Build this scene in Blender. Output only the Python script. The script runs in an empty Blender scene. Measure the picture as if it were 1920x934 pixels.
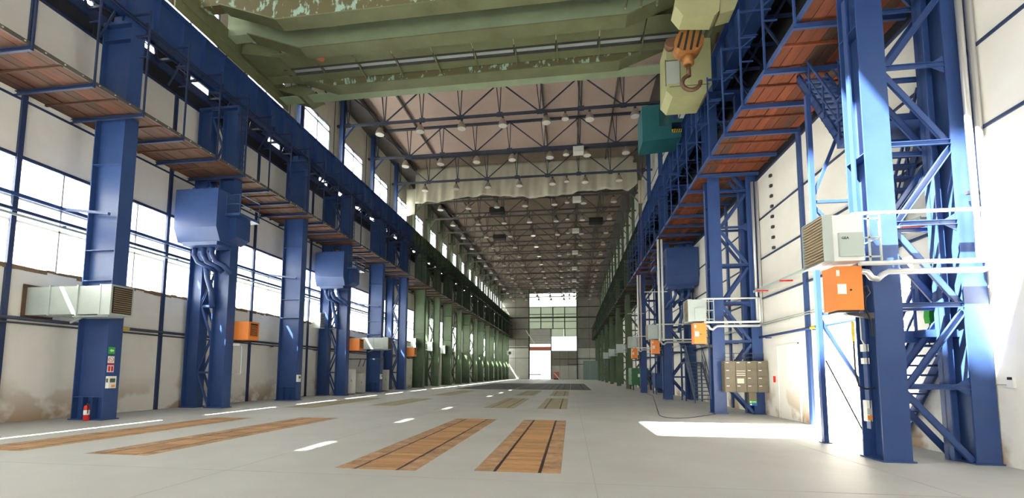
import bpy, math, random
from mathutils import Vector, Matrix
random.seed(7)
C = bpy.context.scene.collection
R = math.radians

# ------------------------------------------------------------------ camera
FPX, PPY, YAW, PITCH, ROLL, H = 821.3, 631.0, R(7.6827), R(4.7064), R(.2154), 1.7
cd = bpy.data.cameras.new('camera')
cam = bpy.data.objects.new('camera', cd)
C.objects.link(cam)
bpy.context.scene.camera = cam
cd.sensor_fit = 'HORIZONTAL'
cd.sensor_width = 36
cd.lens = FPX / 1920 * 36
cd.shift_x = 0
cd.shift_y = (PPY - 467) / 1920
cd.clip_start = .05
cd.clip_end = 400
_f = Vector((-math.sin(YAW) * math.cos(PITCH), math.cos(YAW) * math.cos(PITCH), math.sin(PITCH)))
_r = Vector((math.cos(YAW), math.sin(YAW), 0))
_u = _r.cross(_f)
r2 = _r * math.cos(ROLL) + _u * math.sin(ROLL)
u2 = -_r * math.sin(ROLL) + _u * math.cos(ROLL)
cam.matrix_world = Matrix(((r2.x, u2.x, -_f.x, 0), (r2.y, u2.y, -_f.y, 0), (r2.z, u2.z, -_f.z, H), (0, 0, 0, 1)))

# ------------------------------------------------------------------ light
w = bpy.data.worlds.new('daylight')
bpy.context.scene.world = w
w.use_nodes = True
bg = w.node_tree.nodes['Background']
bg.inputs['Color'].default_value = (.93, .965, 1, 1)
bg.inputs['Strength'].default_value = 2.6
sl = bpy.data.lights.new('sun', 'SUN')
sl.energy = 85
sl.angle = R(.53)
sl.color = (1, .95, .86)
sun = bpy.data.objects.new('sun', sl)
C.objects.link(sun)
sun.rotation_euler = Vector((1, .6, -1.62)).to_track_quat('-Z', 'Y').to_euler()
vs = bpy.context.scene.view_settings
vs.view_transform = 'Standard'
vs.look = 'None'
vs.exposure = .35
vs.gamma = 1
vs.use_curve_mapping = False


# ------------------------------------------------------------------ materials
def mat(name, col, rough=.6, metal=0, col2=None, scale=3, amt=.5, detail=4, bump=0, stretch=None, spec=.5, thr=None):
    m = bpy.data.materials.new(name)
    m.use_nodes = True
    nt = m.node_tree
    b = nt.nodes['Principled BSDF']
    b.inputs['Roughness'].default_value = rough
    b.inputs['Metallic'].default_value = metal
    b.inputs['Specular IOR Level'].default_value = spec
    b.inputs['Base Color'].default_value = (*col, 1)
    if col2 is not None:
        g = nt.nodes.new('ShaderNodeNewGeometry')
        src = g.outputs['Position']
        if stretch:
            mp = nt.nodes.new('ShaderNodeVectorMath')
            mp.operation = 'MULTIPLY'
            mp.inputs[1].default_value = stretch
            nt.links.new(src, mp.inputs[0])
            src = mp.outputs[0]
        n = nt.nodes.new('ShaderNodeTexNoise')
        n.inputs['Scale'].default_value = scale
        n.inputs['Detail'].default_value = detail
        n.inputs['Roughness'].default_value = .6
        nt.links.new(src, n.inputs['Vector'])
        rp = nt.nodes.new('ShaderNodeMapRange')
        lo, hi = thr or (.35, .7)
        rp.inputs['From Min'].default_value = lo
        rp.inputs['From Max'].default_value = hi
        rp.inputs['To Max'].default_value = amt
        nt.links.new(n.outputs['Fac'], rp.inputs['Value'])
        mx = nt.nodes.new('ShaderNodeMix')
        mx.data_type = 'RGBA'
        mx.inputs['A'].default_value = (*col, 1)
        mx.inputs['B'].default_value = (*col2, 1)
        nt.links.new(rp.outputs[0], mx.inputs['Factor'])
        nt.links.new(mx.outputs['Result'], b.inputs['Base Color'])
        m['mix'] = mx.name
        if bump:
            bp = nt.nodes.new('ShaderNodeBump')
            bp.inputs['Strength'].default_value = bump
            bp.inputs['Distance'].default_value = .02
            nt.links.new(n.outputs['Fac'], bp.inputs['Height'])
            nt.links.new(bp.outputs[0], b.inputs['Normal'])
    return m


def glass(name, clear, tint):
    m = bpy.data.materials.new(name)
    m.use_nodes = True
    nt = m.node_tree
    nt.nodes.remove(nt.nodes['Principled BSDF'])
    out = nt.nodes['Material Output']
    t = nt.nodes.new('ShaderNodeBsdfTransparent')
    t.inputs[0].default_value = (*tint, 1)
    if clear:
        g = nt.nodes.new('ShaderNodeBsdfGlossy')
        g.inputs['Roughness'].default_value = .05
        fac = .06
    else:
        g = nt.nodes.new('ShaderNodeBsdfTranslucent')
        g.inputs[0].default_value = (*tint, 1)
        fac = .55
    mx = nt.nodes.new('ShaderNodeMixShader')
    mx.inputs[0].default_value = fac
    nt.links.new(t.outputs[0], mx.inputs[1])
    nt.links.new(g.outputs[0], mx.inputs[2])
    nt.links.new(mx.outputs[0], out.inputs[0])
    return m


def frosted(name, tint):
    m = bpy.data.materials.new(name)
    m.use_nodes = True
    nt = m.node_tree
    nt.nodes.remove(nt.nodes['Principled BSDF'])
    out = nt.nodes['Material Output']
    g = nt.nodes.new('ShaderNodeBsdfTranslucent')
    g.inputs[0].default_value = (*tint, 1)
    d = nt.nodes.new('ShaderNodeBsdfDiffuse')
    d.inputs[0].default_value = (*tint, 1)
    mx = nt.nodes.new('ShaderNodeMixShader')
    mx.inputs[0].default_value = .25
    nt.links.new(g.outputs[0], mx.inputs[1])
    nt.links.new(d.outputs[0], mx.inputs[2])
    nt.links.new(mx.outputs[0], out.inputs[0])
    return m


BLUE = mat('blue_paint', (.025, .060, .195), .42, 0, (.038, .085, .235), 1.2, .6, bump=.05)
NAVY = mat('navy_paint', (.016, .030, .090), .5, 0, (.03, .05, .12), 1.5, .6)
GREEN = mat('green_paint', (.065, .105, .05), .5, 0, (.10, .14, .075), 1.2, .7)
GREEND = mat('dark_green_paint', (.020, .030, .018), .55, 0, (.032, .045, .028), 1.2, .7)
OLIVE = mat('olive_crane_paint', (.15, .17, .085), .55, 0, (.10, .10, .045), .8, .8)
PEEL = mat('peeling_crane_paint', (.105, .095, .04), .6, 0, (.32, .50, .42), 2.2, .85, 10, .2, (1.6, 1, .8), thr=(.55, .60))
CREAM = mat('cream_cabin_paint', (.38, .39, .20), .5, 0, (.30, .30, .15), 1.3, .6)
TEAL = mat('teal_paint', (.015, .12, .14), .5, 0, (.03, .16, .18), 1.5, .5)
PALEGREEN = mat('pale_green_crane_paint', (.27, .34, .22), .5, 0, (.20, .24, .14), .7, .7)
CONC = mat('concrete_floor', (.46, .47, .45), .55, 0, (.37, .37, .335), .35, .85, 9, .15)
PLASTER = mat('white_wall_panel', (.80, .78, .72), .85, 0, (.70, .67, .59), .9, .6, 6, .25)
GREY = mat('pale_grey_cladding', (.55, .55, .50), .7, 0, (.45, .45, .40), .8, .6)
DIM = mat('dim_cladding', (.27, .26, .22), .8, 0, (.20, .19, .15), .6, .7)
DARK = mat('dark_cladding', (.012, .013, .018), .8)  # near-black, paints in shade on the walls; also felt, deck and seals
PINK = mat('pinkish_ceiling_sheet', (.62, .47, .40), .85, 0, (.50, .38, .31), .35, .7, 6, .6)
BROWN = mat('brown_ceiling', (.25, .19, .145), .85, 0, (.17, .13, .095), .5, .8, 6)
STEEL = mat('dark_steel', (.05, .05, .055), .5, .3)
TRUSS = mat('truss_blue_grey_paint', (.035, .045, .075), .55, 0, (.06, .07, .10), 1, .5)
CLAD = mat('cream_cladding', (.66, .64, .54), .8, 0, (.56, .54, .44), .6, .6)
TRUSSB = mat('truss_brown_grey_paint', (.085, .075, .065), .6, 0, (.13, .12, .105), 1, .5)
GALV = mat('galvanised_sheet', (.50, .56, .53), .38, .35, (.42, .48, .45), 2, .6)
SILVER = mat('silver_pipe', (.72, .72, .70), .32, .55)
WHITEP = mat('white_enamel', (.78, .78, .74), .4)
ORANGE = mat('orange_enamel', (.86, .27, .05), .42, 0, (.78, .22, .04), 2, .4)
PLANK = mat('red_brown_walkway_board', (.25, .060, .020), .75, 0, (.11, .030, .014), 1.5, .8, 6, .3, (4, .35, 1))
PLANK3 = mat('dark_red_walkway_board', (.15, .045, .02), .75, 0, (.07, .025, .014), 1.5, .8, 6, .3, (4, .35, 1))
PLANK2 = mat('brown_walkway_board', (.115, .050, .026), .75, 0, (.06, .03, .02), 1.5, .8, 6, .3, (4, .35, 1))
WOOD = mat('pit_cover_board', (.50, .28, .115), .75, 0, (.33, .17, .07), 1.6, .8, 6, .3, (.5, 6, 1))
WOODE = mat('worn_pit_board', (.47, .29, .15), .8, 0, (.25, .13, .06), 5, .8, 6, .3)
WOODF = mat('dusty_pit_board', (.37, .33, .21), .8, 0, (.30, .25, .15), 2, .8, 6, .3)
SLOT = mat('rusty_slot_steel', (.045, .016, .014), .6, .3)
BLACK = mat('black_rubber', (.012, .012, .012), .7)
CHAR = mat('charcoal_steel_block', (.065, .062, .06), .6, .2, (.10, .09, .08), .4, .6)
CANVAS = mat('cream_tarpaulin', (.56, .54, .42), .8, 0, (.46, .43, .32), .6, .6, 5)
BROWNBOX = mat('khaki_locker_paint', (.17, .145, .10), .6, 0, (.13, .11, .075), 3, .5)
REDP = mat('red_enamel', (.62, .02, .015), .35)
CORAL = mat('coral_panel', (.62, .17, .11), .6)
YELLOW = mat('yellow_paint', (.80, .55, .03), .5)
STRIPE = mat('hook_block_orange', (.36, .15, .035), .45, .3, (.16, .07, .025), 3, .6)
RUST = mat('rusty_hook_steel', (.16, .085, .045), .5, .5, (.07, .04, .03), 4, .7)
GREENP = mat('bright_green_enamel', (.03, .40, .04), .5)
PAPER = mat('white_paper', (.85, .85, .82), .8)
REFL = mat('lamp_reflector', (.42, .36, .30), .3, .6)
LENS = mat('lamp_glass', (.85, .82, .75), .25)
BLUEP = mat('blue_sign', (.02, .12, .5), .5)
FROST = frosted('frosted_window_glass', (.92, .94, .93))
FROSTG = frosted('greenish_polycarbonate', (.36, .39, .33))
CLEAR = glass('clear_window_glass', True, (.94, .96, .95))

# every board its own tone
for wm in (WOOD, WOODE, PLANK, PLANK2, PLANK3):
    nt = wm.node_tree
    b = nt.nodes['Principled BSDF']
    mx = nt.nodes[wm['mix']]
    oi = nt.nodes.new('ShaderNodeObjectInfo')
    hs = nt.nodes.new('ShaderNodeHueSaturation')
    mr = nt.nodes.new('ShaderNodeMapRange')
    mr.inputs['To Min'].default_value = .76 if wm in (WOOD, WOODE) else .62
    mr.inputs['To Max'].default_value = 1.1
    nt.links.new(oi.outputs['Random'], mr.inputs['Value'])
    nt.links.new(mr.outputs[0], hs.inputs['Value'])
    nt.links.new(mx.outputs['Result'], hs.inputs['Color'])
    nt.links.new(hs.outputs[0], b.inputs['Base Color'])

# dirt that has settled on the foot of the wall panels
nt = PLASTER.node_tree
b = nt.nodes['Principled BSDF']
mx = nt.nodes[PLASTER['mix']]
g = nt.nodes.new('ShaderNodeNewGeometry')
sx = nt.nodes.new('ShaderNodeSeparateXYZ')
nt.links.new(g.outputs['Position'], sx.inputs[0])
hz = nt.nodes.new('ShaderNodeMapRange')
hz.inputs['From Min'].default_value = 1.5
hz.inputs['From Max'].default_value = 0
nt.links.new(sx.outputs['Z'], hz.inputs['Value'])
n = nt.nodes.new('ShaderNodeTexNoise')
n.inputs['Scale'].default_value = .8
n.inputs['Detail'].default_value = 7
nt.links.new(g.outputs['Position'], n.inputs['Vector'])
th = nt.nodes.new('ShaderNodeMapRange')
th.inputs['From Min'].default_value = .49
th.inputs['From Max'].default_value = .58
th.inputs['To Max'].default_value = .85
nt.links.new(n.outputs['Fac'], th.inputs['Value'])
ml = nt.nodes.new('ShaderNodeMath')
ml.operation = 'MULTIPLY'
nt.links.new(hz.outputs[0], ml.inputs[0])
nt.links.new(th.outputs[0], ml.inputs[1])
m2 = nt.nodes.new('ShaderNodeMix')
m2.data_type = 'RGBA'
nt.links.new(ml.outputs[0], m2.inputs['Factor'])
nt.links.new(mx.outputs['Result'], m2.inputs['A'])
m2.inputs['B'].default_value = (.34, .20, .085, 1)
nt.links.new(m2.outputs['Result'], b.inputs['Base Color'])


# ------------------------------------------------------------------ mesh helpers
class M:
    def __init__(s):
        s.v = []
        s.f = []

    def box(s, x0, x1, y0, y1, z0, z1):
        n = len(s.v)
        s.v += [(x0, y0, z0), (x1, y0, z0), (x1, y1, z0), (x0, y1, z0), (x0, y0, z1), (x1, y0, z1), (x1, y1, z1), (x0, y1, z1)]
        s.f += [tuple(n + i for i in q) for q in ((0, 3, 2, 1), (4, 5, 6, 7), (0, 1, 5, 4), (1, 2, 6, 5), (2, 3, 7, 6), (3, 0, 4, 7))]
        return s

    def ob(s, p, q, u, a0, a1, b0, b1):
        """box from p to q; a along u, b along the third axis"""
        p, q, u = Vector(p), Vector(q), Vector(u)
        d = (q - p).normalized()
        u = (u - d * u.dot(d)).normalized()
        v = d.cross(u)
        n = len(s.v)
        for c in (p, q):
            for a, b_ in ((a0, b0), (a1, b0), (a1, b1), (a0, b1)):
                s.v.append(tuple(c + u * a + v * b_))
        s.f += [tuple(n + i for i in k) for k in ((0, 1, 2, 3), (7, 6, 5, 4), (4, 5, 1, 0), (5, 6, 2, 1), (6, 7, 3, 2), (7, 4, 0, 3))]
        return s

    def bar(s, p, q, wd, ht=None, u=None):
        ht = ht or wd
        d = Vector(q) - Vector(p)
        if u is None:
            u = (0, 0, 1) if abs(d.normalized().z) < .9 else (1, 0, 0)
        return s.ob(p, q, u, -ht / 2, ht / 2, -wd / 2, wd / 2)

    def chan(s, p, q, u, dp, fl, t=.02, side=1):
        """channel: web depth dp along u, flanges fl to one side"""
        s.ob(p, q, u, -dp / 2, dp / 2, 0, t * side) if side > 0 else s.ob(p, q, u, -dp / 2, dp / 2, -t, 0)
        b0, b1 = (0, fl) if side > 0 else (-fl, 0)
        s.ob(p, q, u, dp / 2 - t, dp / 2, b0, b1)
        s.ob(p, q, u, -dp / 2, -dp / 2 + t, b0, b1)
        return s

    def tube(s, pts, r, n=8, cap=True):
        pts = [Vector(p) for p in pts]
        base = len(s.v)
        prev = None
        for i, p in enumerate(pts):
            d = (pts[min(i + 1, len(pts) - 1)] - pts[max(i - 1, 0)]).normalized()
            if prev is None:
                a = Vector((0, 0, 1)) if abs(d.z) < .9 else Vector((1, 0, 0))
            else:
                a = prev
            a = (a - d * a.dot(d)).normalized()
            prev = a
            b_ = d.cross(a)
            for k in range(n):
                t = 2 * math.pi * k / n
                s.v.append(tuple(p + (a * math.cos(t) + b_ * math.sin(t)) * r))
        for i in range(len(pts) - 1):
            for k in range(n):
                k2 = (k + 1) % n
                s.f.append((base + i * n + k, base + i * n + k2, base + (i + 1) * n + k2, base + (i + 1) * n + k))
        if cap:
            s.f.append(tuple(base + k for k in reversed(range(n))))
            s.f.append(tuple(base + (len(pts) - 1) * n + k for k in range(n)))
        return s

    def lathe(s, c, prof, n=12, ax='z'):
        base = len(s.v)
        for r, h in prof:
            for k in range(n):
                t = 2 * math.pi * k / n
                a, b_ = r * math.cos(t), r * math.sin(t)
                o = (a, b_, h) if ax == 'z' else ((a, h, b_) if ax == 'y' else (h, a, b_))
                s.v.append((c[0] + o[0], c[1] + o[1], c[2] + o[2]))
        for i in range(len(prof) - 1):
            for k in range(n):
                k2 = (k + 1) % n
                s.f.append((base + i * n + k, base + i * n + k2, base + (i + 1) * n + k2, base + (i + 1) * n + k))
        s.f.append(tuple(base + k for k in reversed(range(n))))
        s.f.append(tuple(base + (len(prof) - 1) * n + k for k in range(n)))
        return s

    def prism(s, poly, ax, a0, a1):
        """extrude a 2-D polygon along an axis ('x','y','z')"""
        n = len(poly)
        base = len(s.v)
        for a in (a0, a1):
            for (p, q) in poly:
                s.v.append({'x': (a, p, q), 'y': (p, a, q), 'z': (p, q, a)}[ax])
        s.f.append(tuple(base + k for k in range(n)))
        s.f.append(tuple(base + n + k for k in reversed(range(n))))
        for k in range(n):
            k2 = (k + 1) % n
            s.f.append((base + k2, base + k, base + n + k, base + n + k2))
        return s

    def mesh(s, name, m, smooth=False):
        me = bpy.data.meshes.new(name)
        me.from_pydata(s.v, [], s.f)
        me.materials.append(m)
        if smooth:
            me.polygons.foreach_set('use_smooth', [len(p.vertices) == 4 for p in me.polygons])
        me.update()
        import bmesh
        bm = bmesh.new()
        bm.from_mesh(me)
        bmesh.ops.recalc_face_normals(bm, faces=bm.faces)
        bm.to_mesh(me)
        bm.free()
        return me

    def build(s, name, m, parent=None, smooth=False, loc=None):
        return put(name, s.mesh(name, m, smooth), parent, loc)


def put(name, me, parent=None, loc=None):
    o = bpy.data.objects.new(name, me)
    C.objects.link(o)
    if parent is not None:
        o.parent = parent
    if loc:
        o.location = loc
    return o


def tag(o, label, cat, group=None, kind=None):
    o['label'] = label
    o['category'] = cat
    if group:
        o['group'] = group
    if kind:
        o['kind'] = kind
    return o


def thing(name, label, cat, loc=(0, 0, 0), rz=0, group=None):
    o = bpy.data.objects.new(name, None)
    C.objects.link(o)
    o.empty_display_size = .2
    o.location = loc
    o.rotation_euler = (0, 0, rz)
    return tag(o, label, cat, group)


def struct(name, mb=None, m=None):
    o = mb.build(name, m) if mb else bpy.data.objects.new(name, None)
    if not mb:
        C.objects.link(o)
    o['kind'] = 'structure'
    return o


def kids(o):
    return list(o.children)


def dup(root, loc, rz=0, label=None, group=None, mirror=False, swap=None):
    def cp(o, parent):
        c = o.copy()
        C.objects.link(c)
        c.parent = parent
        if swap and c.data:
            for sl_ in c.material_slots:
                if sl_.material and sl_.material.name in swap:
                    nm = swap[sl_.material.name]
                    sl_.link = 'OBJECT'
                    sl_.material = nm
        for ch in kids(o):
            cp(ch, c)
        return c
    r = cp(root, None)
    r.location = loc
    r.rotation_euler = (0, 0, rz)
    if mirror:
        r.scale = (-1, 1, 1)
    if label:
        r['label'] = label
    if group:
        r['group'] = group
    return r


ORD = ['first', 'second', 'third', 'fourth', 'fifth', 'sixth', 'seventh', 'eighth', 'ninth', 'tenth', 'eleventh', 'twelfth',
       'thirteenth', 'fourteenth', 'fifteenth', 'sixteenth', 'seventeenth', 'eighteenth', 'nineteenth', 'twentieth']

XL, XR, Y0, Y1, ZR = -18.4, 8.0, -12.0, 116.0, 24.2      # wall faces, near end, far wall, ceiling
LCOL = [13.35, 18.6, 24.1, 29.7, 35.5, 41.0]            # blue columns by the left wall
LGRN = [46.5 + 5.5 * k for k in range(13)]              # green ones beyond
RTOW = [9.5, 19.6, 29.5, 39.0]
RGRN = [49.0 + 10 * k for k in range(7)]

# ================================================================== FLOOR
PITS = [(-1.69, -.19, 7.6, 16.0), (-4.18, -2.68, 7.45, 16.0), (-9.98, -8.5, 7.95, 15.4), (-13.05, -11.6, 8.0, 14.9),
        (-1.6, -.2, 20.9, 29.4), (-4.2, -2.7, 20.9, 29.0), (-1.6, -.2, 32.5, 41.5), (-4.2, -2.7, 32.5, 41.5),
        (-10.3, -8.8, 21.4, 27.6), (-10.3, -8.8, 31.5, 40.5), (-13.6, -12.1, 19.5, 27.5)]
GRATE = (-12.0, 2.0, 44.0, 69.0)
holes = PITS + [GRATE]
xs = sorted(set([XL, XR] + [h[0] for h in holes] + [h[1] for h in holes]))
ys = sorted(set([Y0, Y1] + [h[2] for h in holes] + [h[3] for h in holes]))
mb = M()
idx = {}


def vtx(x, y, z):
    k = (x, y, z)
    if k not in idx:
        idx[k] = len(mb.v)
        mb.v.append(k)
    return idx[k]


for i in range(len(xs) - 1):
    for j in range(len(ys) - 1):
        cx, cy = (xs[i] + xs[i + 1]) / 2, (ys[j] + ys[j + 1]) / 2
        if any(h[0] < cx < h[1] and h[2] < cy < h[3] for h in holes):
            continue
        mb.f.append((vtx(xs[i], ys[j], 0), vtx(xs[i + 1], ys[j], 0), vtx(xs[i + 1], ys[j + 1], 0), vtx(xs[i], ys[j + 1], 0)))
for h in holes:       # pit sides and bottoms
    a, b_, c, d = h
    n = len(mb.v)
    mb.v += [(a, c, 0), (b_, c, 0), (b_, d, 0), (a, d, 0), (a, c, -.12), (b_, c, -.12), (b_, d, -.12), (a, d, -.12)]
    mb.f += [tuple(n + q for q in t) for t in ((0, 1, 5, 4), (1, 2, 6, 5), (2, 3, 7, 6), (3, 0, 4, 7), (4, 5, 6, 7))]
me = bpy.data.meshes.new('floor')
me.from_pydata(mb.v, [], mb.f)
me.materials.append(CONC)
floor = bpy.data.objects.new('floor', me)
C.objects.link(floor)
floor['kind'] = 'structure'
# saw-cut joint lines in the concrete, thin strips of dark filler
jm = M()
for y in (7.0, 18.4, 30.9):
    jm.box(-17.5, 7.9, y - .006, y + .006, .0005, .002)
for x in (-5.9, .35, 5.4):
    jm.box(x - .006, x + .006, 1.5, 43, .0005, .002)
jm.build('joint_filler', mat('joint_filler', (.36, .36, .34), .8), floor)

FRAME = mat('pit_frame_edge', (.30, .20, .12), .7)


def pit(i, h, label, near):
    a, b_, c, d = h
    t = thing('pit_cover', label, 'pit cover', ((a + b_) / 2, c, -.12), 0, 'boarded pit covers in the floor')
    L, W = d - c, b_ - a
    base = M().box(-W / 2, W / 2, 0, L, .02, .05)
    base.build('pit_base', SLOT, t)
    s1, s2 = -W / 2 + W * .24, W / 2 - W * .24
    for sx_ in (s1, s2):
        M().box(sx_ - .022, sx_ + .022, .01, L - .01, .05, .112).build('rail_slot', SLOT, t)
    n = int(round(L / .2))
    p = L / n
    if near:
        cm = [M().box(s1 + .03, s2 - .03, 0.012, p - .012, .05, .118).mesh('board', WOOD),
              M().box(-W / 2 + .005, s1 - .03, 0.012, p - .012, .05, .118).mesh('end_board', WOODE),
              M().box(s2 + .03, W / 2 - .005, 0.012, p - .012, .05, .118).mesh('end_board', WOODE)]
        for k in range(n):
            for q, me_ in enumerate(cm):
                o = put('board' if q == 0 else 'end_board', me_, t, (0, k * p, random.uniform(-.006, .001)))
    else:
        q = M()
        for k in range(n):
            for x0, x1 in ((s1 + .03, s2 - .03), (-W / 2, s1 - .03), (s2 + .03, W / 2)):
                q.box(x0, x1, k * p + .006, (k + 1) * p - .006, .05, .118)
        o = q.build('boards', WOODF, t)
        o['kind'] = 'stuff'
    return t


PL = ['nearest orange boarded pit cover, right of its nearest pair', 'near orange boarded pit cover, slanting left beside the nearest one',
      'long orange boarded pit cover in front of the left columns, hall side of its pair',
      'orange boarded pit cover at left edge, closest to the left wall',
      'dusty boarded pit cover in the middle row, right one of its pair', 'dusty boarded pit cover in the middle row, left one of its pair',
      'small far boarded pit cover before the dark grid, right one of its pair', 'small far boarded pit cover before the dark grid, left one of its pair',
      'pale dusty pit cover left of centre, beyond the orange ones', 'faint pale pit cover left of centre, just before the dark grid',
      'dusty pit cover crossed by sunlight beside the second left crane column']
for i, h in enumerate(PITS):
    pit(i, h, PL[i], i < 4)
q = M()
a, b_, c, d = GRATE
nx, ny = 20, 30
for i in range(nx):
    for j in range(ny):
        x0, y0 = a + (b_ - a) * i / nx, c + (d - c) * j / ny
        q.box(x0 + .03, x0 + (b_ - a) / nx - .03, y0 + .05, y0 + (d - c) / ny - .05, -.12, -.003)
t = thing('grid_floor', 'large dark grid of steel blocks set in the floor far down the hall', 'floor grid', ((a + b_) / 2, c, -.12))
q.v = [(v[0] - (a + b_) / 2, v[1] - c, v[2] + .12) for v in q.v]
q.build('steel_blocks', CHAR, t)['kind'] = 'stuff'

# ================================================================== LEFT WALL
wall_left = struct('wall_left')
posts_l = [11.85 + 5.55 * k for k in range(-4, 20)]
posts_l = [Y0] + [p for p in posts_l if p < Y1 - 1] + [Y1]
pm = {}


def panel(parent, x0, x1, y, ln, z0, z1, m, name='wall_panel'):
    k = (round(x1 - x0, 3), round(ln, 3), round(z1 - z0, 3), m.name, name, z0 > 0)
    if k not in pm:
        g_ = .012
        pm[k] = M().box(0, x1 - x0, g_, ln - g_, g_ if z0 > 0 else -.05, z1 - z0 - g_).mesh(name, m)
    return put(name, pm[k], parent, (x0, y, z0))


wn = 0
for i in range(len(posts_l) - 1):
    y, ln = posts_l[i], posts_l[i + 1] - posts_l[i]
    for z0, z1, m in ((0, 5.2, PLASTER), (8.9, 10.86, PLASTER), (10.86, 14.7, PLASTER), (16.35, 17.9, GREY)):
        panel(wall_left, XL - .15, XL, y, ln, z0, z1, m)
    # lower window band
    wn += 1
    win = struct('window_%d' % wn)
    fr = M()
    for z in (5.2, 6.72, 7.5, 8.9):
        fr.box(XL - .12, XL - .02, y, y + ln, z - .03, z + .03)
    nm = 4
    for k in range(nm + 1):
        yy = y + ln * k / nm
        fr.box(XL - .12, XL - .02, max(yy - .025, y), min(yy + .025, y + ln), 5.2, 8.9)
    fr.build('window_frame', GREY, win)
    for k in range(nm):
        a0, a1 = y + ln * k / nm + .02, y + ln * (k + 1) / nm - .02
        for z0, z1, m in ((5.23, 6.69, FROST), (6.75, 7.47, CLEAR), (7.53, 8.87, FROST)):
            M().box(XL - .09, XL - .084, a0, a1, z0, z1).build('pane', m, win)
    # near-black panels paint in the shade behind the crane girder, round small windows
    ws = [y + ln * f_ for f_ in (.12, .34, .62, .80)]
    yy = y
    for j in range(2):
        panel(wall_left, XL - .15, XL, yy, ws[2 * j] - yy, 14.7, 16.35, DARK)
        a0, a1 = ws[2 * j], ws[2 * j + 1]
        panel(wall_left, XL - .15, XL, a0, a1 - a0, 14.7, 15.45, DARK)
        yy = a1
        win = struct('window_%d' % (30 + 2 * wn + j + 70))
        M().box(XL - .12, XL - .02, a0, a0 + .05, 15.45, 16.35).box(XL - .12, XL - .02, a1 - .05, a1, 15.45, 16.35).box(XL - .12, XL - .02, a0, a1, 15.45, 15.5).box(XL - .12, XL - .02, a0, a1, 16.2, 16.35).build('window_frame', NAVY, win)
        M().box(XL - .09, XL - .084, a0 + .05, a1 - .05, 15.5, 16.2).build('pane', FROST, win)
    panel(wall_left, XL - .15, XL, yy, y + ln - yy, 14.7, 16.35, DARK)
mbp = M().box(0, .1, -.07, .07, 0, 14.7).mesh('post', NAVY)
mbr = {}
for y in posts_l[1:-1]:
    put('post', mbp, wall_left, (XL - .01, y, 0))
for z, h_ in ((8.9, .12), (10.86, .07), (14.7, .10), (17.9, .07)):
    M().box(XL - .02, XL + .05, Y0, Y1, z - h_ / 2, z + h_ / 2).build('rail', NAVY, wall_left)
# broken rusty edge along the foot of the window band
rr_ = random.Random(4)
je = M()
yy = Y0
while yy < 60:
    st = rr_.uniform(.12, .4)
    je.box(XL - .01, XL + rr_.uniform(.02, .06), yy, yy + st, 5.2 - rr_.uniform(.03, .13), 5.2 + rr_.uniform(.0, .06))
    yy += st
je.build('crumbled_edge', mat('crumbled_brown_edge', (.20, .13, .07), .9), wall_left)['kind'] = 'stuff'
# upper wall with the clerestory windows
TR = [42.2 + 5.4 * k for k in range(-10, 14)]
cw = 0
for k, y in enumerate(TR):
    for z0, z1 in ((20.7, ZR),):
        for j in range(4):
            panel(wall_left, XL - .15, XL, y + 1.35 * j, 1.35, z0, z1, CLAD, 'cladding_panel')
    ya, yb = y + 1.1, y + 4.4
    panel(wall_left, XL - .15, XL, y, 1.1, 17.9, 20.7, CLAD, 'cladding_panel')
    panel(wall_left, XL - .15, XL, yb, 1.0, 17.9, 20.7, CLAD, 'cladding_panel')
    cw += 1
    win = struct('window_%d' % (cw + 60))
    fr = M().box(XL - .12, XL - .0, ya, ya + .06, 17.9, 20.7).box(XL - .12, XL, yb - .06, yb, 17.9, 20.7)
    fr.box(XL - .12, XL, ya, yb, 17.9, 17.96).box(XL - .12, XL, ya, yb, 20.64, 20.7).box(XL - .12, XL, ya, yb, 20.2, 20.26)
    fr.box(XL - .12, XL, (ya + yb) / 2 - .02, (ya + yb) / 2 + .02, 17.9, 20.7)
    fr.build('window_frame', TRUSS, win)
    M().box(XL - .09, XL - .084, ya + .05, yb - .05, 17.95, 20.2).build('pane', FROST, win)
    ym_ = ya + 1.3
    M().box(XL - .09, XL - .084, ya + .05, ym_, 20.26, 20.65).build('pane', FROST, win)
    M().box(XL - .09, XL - .084, ym_, ym_ + 1.2, 20.26, 20.65).build('pane', CLEAR, win)
    M().box(XL - .09, XL - .084, ym_ + 1.2, yb - .05, 20.26, 20.65).build('pane', FROST, win)
panel(wall_left, XL - .15, XL, Y0, .2, 17.9, ZR, GREY, 'cladding_panel')

# ================================================================== RIGHT WALL
wall_right = struct('wall_right')
posts_r = [Y0]
for k in range(-1, 12):
    base_y = 9.6 + 10 * k
    posts_r += [base_y - 3.65, base_y + 3.65]
posts_r = sorted(p for p in posts_r if p < Y1 - 1) + [Y1]
posts_r = [p for p in posts_r if p >= Y0]
mbp = M().box(-.1, 0, -.1, .1, 0, 10.3).mesh('post', BLUE)
for i in range(len(posts_r) - 1):
    y, ln = posts_r[i], posts_r[i + 1] - posts_r[i]
    for z0, z1, m in ((0, 6.5, PLASTER), (6.5, 8.2, PLASTER), (8.2, 10.0, PLASTER), (10.0, 16.6, DARK), (16.6, 20.4, GREY), (20.4, ZR, GREY)):  # near-black row paints in the dark recess above the walkway
        panel(wall_right, XR, XR + .15, y, ln, z0, z1, m)
    if 0 < i:
        put('post', mbp, wall_right, (XR + .01, y, 0))
for z, h_ in ((6.5, .06), (8.2, .06), (10.0, .08), (16.6, .1), (20.4, .08)):
    M().box(XR - .04, XR + .02, Y0, Y1, z - h_ / 2, z + h_ / 2).build('rail', NAVY, wall_right)
M().box(XR + .15, XR + .2, Y0, Y1, 0, ZR).build('backing_sheet', DARK, wall_right)  # unseen sheet, keeps light from leaking through the panel joints
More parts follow.
